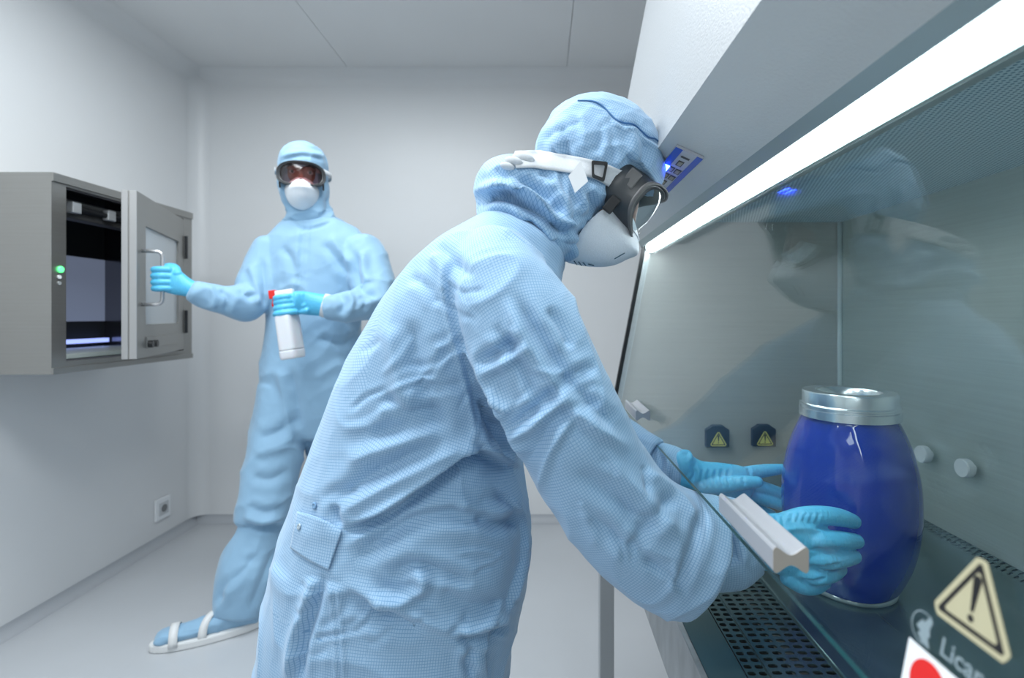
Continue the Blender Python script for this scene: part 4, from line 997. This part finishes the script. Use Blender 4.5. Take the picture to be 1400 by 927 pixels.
# the strap carries on round the back of the head and along the far side
far = []
for i, (px, py) in enumerate([(706, 221), (735, 219), (775, 226), (808, 232), (842, 243), (870, 256)]):
    h = th.ray_cast(P(px, py, 1.3), Vector((0, -1, 0))) ; p = P(px, py, 0.83); h = th.ray_cast(Vector((p.x, 1.3, p.z)), Vector((0, -1, 0)))
    far.append((h[0] if h[0] else Vector((p.x, 0.91, p.z)))+Vector((0, 0.003, 0)))
v = []; f = []
for i, p in enumerate(far): v += [p+Vector((0.004, 0, 0.014)), p-Vector((0.004, 0, 0.014))]
for i in range(len(far)-1): f.append((2*i, 2*i+1, 2*i+3, 2*i+2))
o = mobj('goggle_strap', v, f, WCLOTH, near); o.modifiers.new('s', 'SOLIDIFY').thickness = 0.0016
bk = []
bp = [hit(th, x, y, 0.0062, 0.75)[0] for x, y in ((810, 219), (829, 222), (825, 249), (807, 246))]
ctr = sum(bp, Vector())/4; bn = (bp[1]-bp[0]).cross(bp[3]-bp[0]).normalized(); bn = bn if bn.y < 0 else -bn
pts = []
for i in range(4):
    p = bp[i]; a = bp[i-1]; b = bp[(i+1) % 4]; pts += [p+(a-p)*0.14, p+(a-p)*0.03+(b-p)*0.03, p+(b-p)*0.14]
v = []; f = []
for k, q in enumerate(pts):
    inn_ = ctr+(q-ctr)*0.66; v += [q, inn_, inn_+bn*0.003, q+bn*0.003]
for k in range(12):
    j = (k+1) % 12
    for a in range(4): b = (a+1) % 4; f.append((4*k+a, 4*k+b, 4*j+b, 4*j+a))
MB().add(v, f).build('strap_buckle', BLACK, near, smooth=False)
yt = min(hit(th, x, y, 0.0072, 0.75)[0].y for x, y in ((794, 220), (804, 248), (786, 264), (777, 241)))
dp = [P(x, y, yt) for x, y in ((794, 220), (804, 248), (786, 264), (777, 241))]
MB().prism(dp, Vector((0, -0.0012, 0))).build('strap_tag', WHITEP, near)
# bunched white ties at the back of the neck
for (px, py, r) in ((716, 218, .011), (703, 222, .009), (728, 214, .010), (694, 228, .007)):
    p, nn = hit(th, px, py, 0.001, 0.80); v, f = ellipsoid(p, Vector((r*1.5, 0, -r*0.3)), Vector((0, r, 0)), Vector((0, 0, r*0.8)), 16, 10); mobj('gathered_tie', v, f, WCLOTH, near, True)
# printed marks along the lower edge of the mask
MASKP = mat('mask_print', (0.03, 0.10, 0.16), 0.7)
mk = [c for c in near.children if c.name.startswith('respirator_mask')][0]; tm = bvh(mk.data)
for a, b in (((779, 356), (783, 361)), ((785, 357), (789, 362)), ((791, 358), (795, 363)), ((797, 359), (801, 363)), ((804, 361), (812, 363)), ((840, 354), (854, 346))):
    pts = [tm.ray_cast(Vector((0, 0, CAMZ)), ray(a[0]*(1-t)+b[0]*t, a[1]*(1-t)+b[1]*t)) for t in (0, 0.5, 1)]
    if all(p[0] is not None for p in pts): MB().tube([p[0]-ray(820, 350)*0.0026 for p in pts], 0.0008, 6).build('mask_print', MASKP, mk)
# shoes
def shoe(heel, toe, parent, cloth_m, ankle_h=0.10, sw=0.046):
    heel = Vector(heel); toe = Vector(toe); d = (toe-heel); L = d.length; d.normalize(); s_ = Vector((-d.y, d.x, 0)); Z = Vector((0, 0, 1))
    out = []
    for t in np.linspace(0, 2*math.pi, 40, endpoint=False):
        x = 0.5-0.5*math.cos(t); wd = sw*(0.80+0.28*x)*(math.sin(math.pi*min(max(x, 0.0), 1))**0.42)
        out.append(heel+d*(x*L)+s_*(wd*(1 if t < math.pi else -1)))
    MB().prism(out, Z*0.028).build('shoe_sole', SOLE, parent, bevel=0.006)
    secs = [(heel+d*0.025+Z*0.075, s_*0.034, Z*0.065), (heel+d*0.07+Z*0.075, s_*0.038, Z*0.066), (heel+d*0.12+Z*0.058, s_*0.038, Z*0.044), (heel+d*0.18+Z*0.046, s_*0.040, Z*0.030), (heel+d*(L-0.05)+Z*0.040, s_*0.038, Z*0.022), (heel+d*(L-0.022)+Z*0.035, s_*0.028, Z*0.015)]
    me = remesh([sec_tube(secs, 5, 24, 2.0, 0.5, 0.5)], 0.005, 3, 'bootie'); wrinkle(me, 0.004, [(heel, 1, (d.x, d.y, 0.2))], 30, 0.3); link('bootie', me, cloth_m, parent, True)
    for x, hh, wd, tl in ((0.155, 0.086, 0.0425, 0.03), (L-0.075, 0.068, 0.044, 0.0)):
        c = heel+d*x; pts = [c+s_*(wd*1.06*math.cos(a))+Z*(0.016+(hh-0.012)*abs(math.sin(a))**0.75)+d*(tl*(math.cos(a))) for a in np.linspace(0, math.pi, 17)]
        v = []; f = []
        for p in pts: v += [p-d*0.013, p+d*0.013]
        for i in range(len(pts)-1): f.append((2*i, 2*i+1, 2*i+3, 2*i+2))
        o = mobj('shoe_strap', v, f, SOLE, parent, True); m_ = o.modifiers.new('s', 'SOLIDIFY'); m_.thickness = 0.005; m_.offset = 0
shoe((-0.345, 0.735, 0), (-0.045, 0.725, 0), near, CLOTH); shoe((-0.305, 0.965, 0), (-0.01, 0.985, 0), near, CLOTH)

# ================================================================= far person (at the pass-through)
farp = empty('person', (-0.98, 2.0, 0.0), 'standing person in pale blue coverall opening the steel pass-through door and holding a spray bottle', 'person')
tor = edges([((372, 585), (488, 590), 2.08, 0.10), ((364, 545), (492, 560), 2.08, 0.125), ((361, 510), (494, 525), 2.08, 0.135), ((366, 470), (492, 480), 2.08, 0.13), ((371, 425), (492, 430), 2.08, 0.128),
             ((366, 380), (500, 380), 2.08, 0.128), ((362, 342), (506, 340), 2.08, 0.118), ((378, 314), (486, 312), 2.08, 0.09), ((394, 298), (455, 297), 2.08, 0.065)])
armr = limb([(377, 342, 2.06, 27, 0.075), (362, 372, 2.03, 28, 0.075), (350, 402, 1.99, 28, 0.072), (335, 414, 1.94, 25, 0.066), (300, 409, 1.87, 19, 0.052), (270, 399, 1.82, 15, 0.040), (262, 396, 1.81, 14, 0.038)])
arml = limb([(490, 342, 2.06, 30, 0.08), (503, 368, 2.04, 31, 0.08), (512, 395, 2.00, 28, 0.075), (506, 412, 1.94, 24, 0.064), (480, 418, 1.89, 21, 0.056), (456, 420, 1.865, 18, 0.048), (447, 419, 1.86, 17, 0.046)], (0.2, 1, 0.1))
legr = limb([(398, 535, 2.07, 42, 0.12), (385, 580, 2.04, 36, 0.11), (372, 640, 1.99, 35, 0.10), (362, 690, 1.955, 33.5, 0.095), (358, 712, 1.945, 33, 0.09)])
calf = limb([(359, 700, 1.945, 25, 0.07), (357, 722, 1.94, 27, 0.075), (346, 755, 1.925, 35, 0.085), (338, 785, 1.905, 38, 0.088), (330, 818, 1.89, 35, 0.080), (326, 838, 1.88, 31, 0.072)])
legl = limb([(460, 540, 2.12, 38, 0.12), (456, 600, 2.14, 33, 0.11), (458, 680, 2.17, 30, 0.095), (460, 700, 2.17, 29, 0.09)])
calfl = limb([(460, 690, 2.17, 24, 0.07), (462, 715, 2.18, 28, 0.08), (464, 750, 2.19, 27, 0.08), (465, 782, 2.20, 24, 0.07)])
shapes = [sec_tube(tor, 5, 40, 2.3, 0.4, 0.4), sec_tube(armr, 5, 28, 2.1, 0.6, 0.2), sec_tube(arml, 5, 28, 2.1, 0.6, 0.2), sec_tube(legr, 5, 28, 2.1, 0.4, 0.15), sec_tube(calf, 5, 28, 2.1, 0.1, 0.2), sec_tube(legl, 5, 28, 2.1, 0.4, 0.15), sec_tube(calfl, 5, 28, 2.1, 0.1, 0.2)]
me = remesh(shapes, 0.006, 3, 'coverall')
wrinkle(me, 0.009, [(P(440, 380, 2.0), 0.3, (1, 0, 0.6)), (P(370, 620, 2.0), 0.3, (1, 0, 0.35)), (P(300, 405, 1.9), 0.15, (0.4, 0, 1)), (P(340, 790, 1.9), 0.2, (0.35, 0, 1))], 10, 0.2)
FF = [
 ('s', 3, 0.006, [(411, 300), (409, 350), (404, 400), (398, 480)]), ('n', 2.5, -0.005, [(422, 300), (420, 350), (416, 395)]),
 ('r', 6, -0.016, [(488, 345), (487, 375), (494, 395), (520, 408)]), ('r', 6, 0.012, [(497, 340), (498, 370), (508, 390)]),
 ('r', 5, -0.012, [(355, 350), (362, 385), (364, 425)]), ('r', 5, 0.009, [(340, 360), (350, 390), (352, 420)]),
 ('r', 5, -0.010, [(325, 395), (340, 405), (355, 400)]), ('r', 5, -0.009, [(300, 395), (312, 408), (308, 428)]), ('r', 4, 0.008, [(285, 390), (293, 405), (290, 425)]),
 ('r', 5, -0.009, [(462, 400), (470, 415), (463, 432)]), ('r', 4, 0.009, [(474, 398), (482, 412), (476, 430)]), ('r', 4, -0.008, [(490, 405), (500, 412), (495, 425)]),
 ('r', 6, -0.009, [(440, 330), (460, 355), (480, 380)]), ('r', 6, 0.008, [(450, 320), (468, 345), (484, 365)]), ('r', 6, -0.008, [(385, 335), (400, 360), (405, 390)]),
 ('r', 6, -0.010, [(395, 500), (405, 545), (410, 590)]), ('r', 6, 0.008, [(380, 500), (390, 550), (400, 600)]), ('r', 7, -0.010, [(350, 600), (380, 590), (408, 570)]),
 ('r', 7, 0.008, [(345, 620), (378, 612), (405, 595)]), ('r', 7, -0.009, [(340, 650), (370, 655), (398, 640)]), ('r', 6, -0.010, [(335, 690), (365, 700), (392, 690)]),
 ('r', 5, 0.010, [(330, 705), (360, 714), (390, 705)]), ('n', 4, -0.016, [(328, 718), (358, 724), (388, 716)]),
 ('r', 6, -0.014, [(296, 835), (305, 805), (330, 780), (355, 755)]), ('r', 6, 0.010, [(300, 820), (318, 790), (345, 765)]), ('r', 6, -0.008, [(340, 838), (360, 790), (378, 745)]),
 ('r', 6, -0.008, [(430, 460), (470, 470), (490, 450)]), ('r', 6, 0.006, [(430, 520), (460, 500), (480, 505)]),
 ('n', 3, -0.010, [(398, 302), (415, 312), (440, 308), (458, 298)]),
]
folds(me, FF); me = relax(me, 1, 0.4)
link('coverall', me, CLOTH_FAR, farp, True)
# hood
FC = P(414, 248, 2.03); FN = Vector((0.36, -0.93, -0.04)).normalized(); FU = Vector((0.0, -0.04, 1))
k = 2.03/F
sh = [ellipsoid(P(415, 246, 2.05), Vector((30.5*k, 0, 0)), Vector((0, 0.110, 0)), Vector((0, 0, 50*k))), ellipsoid(P(415, 225, 2.05), Vector((30.5*k, 0, 0)), Vector((0, 0.108, 0)), Vector((0, 0, 31*k))),
      sec_tube(edges([((386, 250), (446, 250), 2.06, 0.105), ((390, 275), (446, 272), 2.06, 0.095), ((396, 292), (452, 288), 2.07, 0.090), ((390, 304), (462, 300), 2.08, 0.09)]), 5, 30)]
me = remesh(sh, 0.005, 4, 'hood'); carve_face(me, FC, FN, FU, 0.062, -0.085, 0.042)
wrinkle(me, 0.005, [(FC, 1, (1, 0, 0.4))], 24, 0.4)
folds(me, [('n', 3, 0.006, [(384, 214), (414, 208), (446, 214)]), ('n', 2.5, -0.005, [(384, 219), (414, 213), (446, 219)]), ('r', 4, -0.008, [(446, 268), (448, 285), (436, 300)]), ('r', 4, 0.007, [(450, 275), (455, 290), (448, 302)])])
link('hood', me, CLOTH_FAR, farp, True)
QF = face_gear(FC, FN, FU, farp, LENS_FAR, False)
ring_ = []
for t in np.linspace(0, 2*math.pi, 40, endpoint=False): ring_.append(t)
v = []; f = []
for i, t in enumerate(ring_):
    p = P(415, 238, 2.05)+Vector((0.1*math.sin(t), -0.121*math.cos(t)+0.003, -0.004*math.cos(t))); v += [p+Vector((0, 0, 0.011)), p-Vector((0, 0, 0.011))]
for i in range(40):
    j = (i+1) % 40
    if 6 <= i < 34: f.append((2*i, 2*i+1, 2*j+1, 2*j))
o = mobj('goggle_strap', v, f, WCLOTH, farp, True); o.modifiers.new('s', 'SOLIDIFY').thickness = 0.002
# white cuff + gloves
v, f = sec_tube(limb([(450, 419, 1.862, 16, 0.040), (445, 418, 1.858, 16.5, 0.041), (441, 417, 1.855, 16, 0.040)]), 3, 28, 2.0, 0.1, 0.1); mobj('knit_cuff', v, f, WCLOTH, farp, True)
hx = D(ha, 0.060, 1.275)
hp = (VX+F*hx.x/hx.y, VY-F*(hx.z-CAMZ)/hx.y, hx.y)
palm_r = limb([(272, 398, 1.825, 11, 0.028), (258, 394, 1.815, 12, 0.028), (243, 388, 1.805, 16, 0.026), (230, 381, 1.800, 19, 0.020), (222, 378, 1.798, 18, 0.016)])
# fingers curl round the bar of the door handle (bar runs vertically at hp)
def curl(dz, r):
    b = Vector((hx.x, hx.y, hx.z+dz)); L = []
    start = P(228, 383, 1.80); start = Vector((b.x+0.028, b.y-0.004, b.z))
    L = [start, Vector((b.x+0.006, b.y-0.021, b.z)), Vector((b.x-0.017, b.y-0.017, b.z-0.001)), Vector((b.x-0.022, b.y+0.002, b.z-0.002)), Vector((b.x-0.012, b.y+0.018, b.z-0.002))]
    return sec_tube(chain(L, [r, r, r*0.97, r*0.93, r*0.8]), 5, 14, 2.0, 0.6, 0.9)
sh = [sec_tube(palm_r, 5, 26, 2.2, 0.4, 0.7)]+[curl(dz, r) for dz, r in ((0.036, .0115), (0.014, .0120), (-0.008, .0118), (-0.029, .0105))]
th_ = [Vector((hx.x+0.05, hx.y+0.004, hx.z+0.020)), Vector((hx.x+0.030, hx.y+0.022, hx.z+0.045)), Vector((hx.x+0.008, hx.y+0.026, hx.z+0.052)), Vector((hx.x-0.010, hx.y+0.016, hx.z+0.050))]
sh.append(sec_tube(chain(th_, [.014, .0125, .0115, .009]), 5, 14, 2.0, 0.6, 0.9))
me = remesh(sh, 0.0025, 2, 'glove'); link('glove', me, GLOVE, farp, True)
# left hand round the spray bottle neck
BX, BY_ = 393, 1.80
bt = P(388, 400, BY_); bb = P(401, 490, BY_); ax = (bt-bb).normalized()
bottle = empty('spray_bottle', bb, 'white spray bottle with red trigger in the hand of the standing person', 'bottle')
Mb = ax.to_track_quat('Z', 'Y').to_matrix().to_4x4()
prb = [(0.036, 0.0), (0.0400, 0.004), (0.0415, 0.02), (0.0415, 0.028), (0.0400, 0.031), (0.0405, 0.036), (0.0400, 0.120), (0.0385, 0.150), (0.030, 0.172), (0.017, 0.186), (0.0145, 0.192), (0.0145, 0.205)]
Mr = Mb @ Matrix.Diagonal((1.12, 0.72, 1, 1))
MB().lathe([(a, b) for a, b in crs(prb, 3)], bb, 48, Mr, ex=5.0).build('bottle_body', BOTTLE, bottle, smooth=True)
Lb = 0.205
def BB(a, b, c): return bb+Mb.to_3x3() @ Vector((a, b, c))
xax = Mb.to_3x3() @ Vector((1, 0, 0)); sgn = 1 if xax.x < 0 else -1
yax = Mb.to_3x3() @ Vector((0, 1, 0))
left = -Vector((1, 0, 0)); left = (left-ax*left.dot(ax)).normalized(); outw = left.cross(ax).normalized()
base = bb+ax*0.203
Mh = Matrix((left, outw, ax)).transposed().to_4x4(); Mh.translation = base
MB().lathe([(0.0165, 0), (0.0165, 0.018), (0.012, 0.020)], base, 24, Mb).build('collar', WHITEP, bottle, smooth=False)
MB().box(-0.034, 0.032, -0.010, 0.010, 0.020, 0.040, Mh).build('spray_head', WHITEP, bottle, bevel=0.004)
MB().box(0.026, 0.050, -0.011, 0.011, 0.014, 0.044, Mh).build('nozzle', RED, bottle, bevel=0.003)
tg = [Vector((0.018, 0, 0.024)), Vector((0.036, 0, 0.012)), Vector((0.042, 0, -0.008)), Vector((0.038, 0, -0.026))]
MB().tube([Mh @ p for p in tg], [0.007, 0.007, 0.006, 0.005], 12).build('trigger', RED, bottle, smooth=True)
palm_l = limb([(446, 418, 1.857, 15, 0.036), (430, 416, 1.845, 15.5, 0.033), (414, 414, 1.825, 16, 0.026), (402, 413, 1.800, 15, 0.020)], (0.3, 1, 0))
nk = bb+ax*0.196      # neck centre
def wrap(h, r, rad, a0=-0.3, a1=3.4):
    c = nk+ax*h; L = []
    e1 = -left; e2 = -outw if outw.y > 0 else outw; e2 = e2 if e2.y < 0 else -e2
    for t in np.linspace(a0, a1, 6): L.append(c+e1*math.cos(t)*(rad+r)+e2*math.sin(t)*(rad+r))
    L.insert(0, c+e1*(rad+r+0.030)+Vector((0, 0.010, 0)))
    return sec_tube(chain(L, [r]*6+[r*0.8]), 4, 14, 2.0, 0.6, 0.9)
sh = [sec_tube(palm_l, 5, 26, 2.2, 0.4, 0.7), wrap(0.004, .0110, 0.017), wrap(-0.016, .0112, 0.020), wrap(-0.036, .0102, 0.028, -0.2, 2.6), wrap(0.020, .0105, 0.018, 0.2, 2.9)]
thp = [nk+ax*0.012-left*0.040+Vector((0, 0.02, 0)), nk+ax*0.030-left*0.020+Vector((0, 0.028, 0)), nk+ax*0.034+Vector((0, 0.030, 0)), nk+ax*0.034+left*0.014+Vector((0, 0.026, 0))]
sh.append(sec_tube(chain(thp, [.014, .0125, .011, .009]), 4, 14, 2.0, 0.6, 0.9))
me = remesh(sh, 0.0028, 2, 'glove'); link('glove', me, GLOVE, farp, True)
# overshoes
shoe((-1.035, 1.905, 0), (-1.345, 1.755, 0), farp, CLOTH_FAR, sw=0.052)
shoe((-0.86, 2.23, 0), (-0.92, 1.945, 0), farp, CLOTH_FAR)
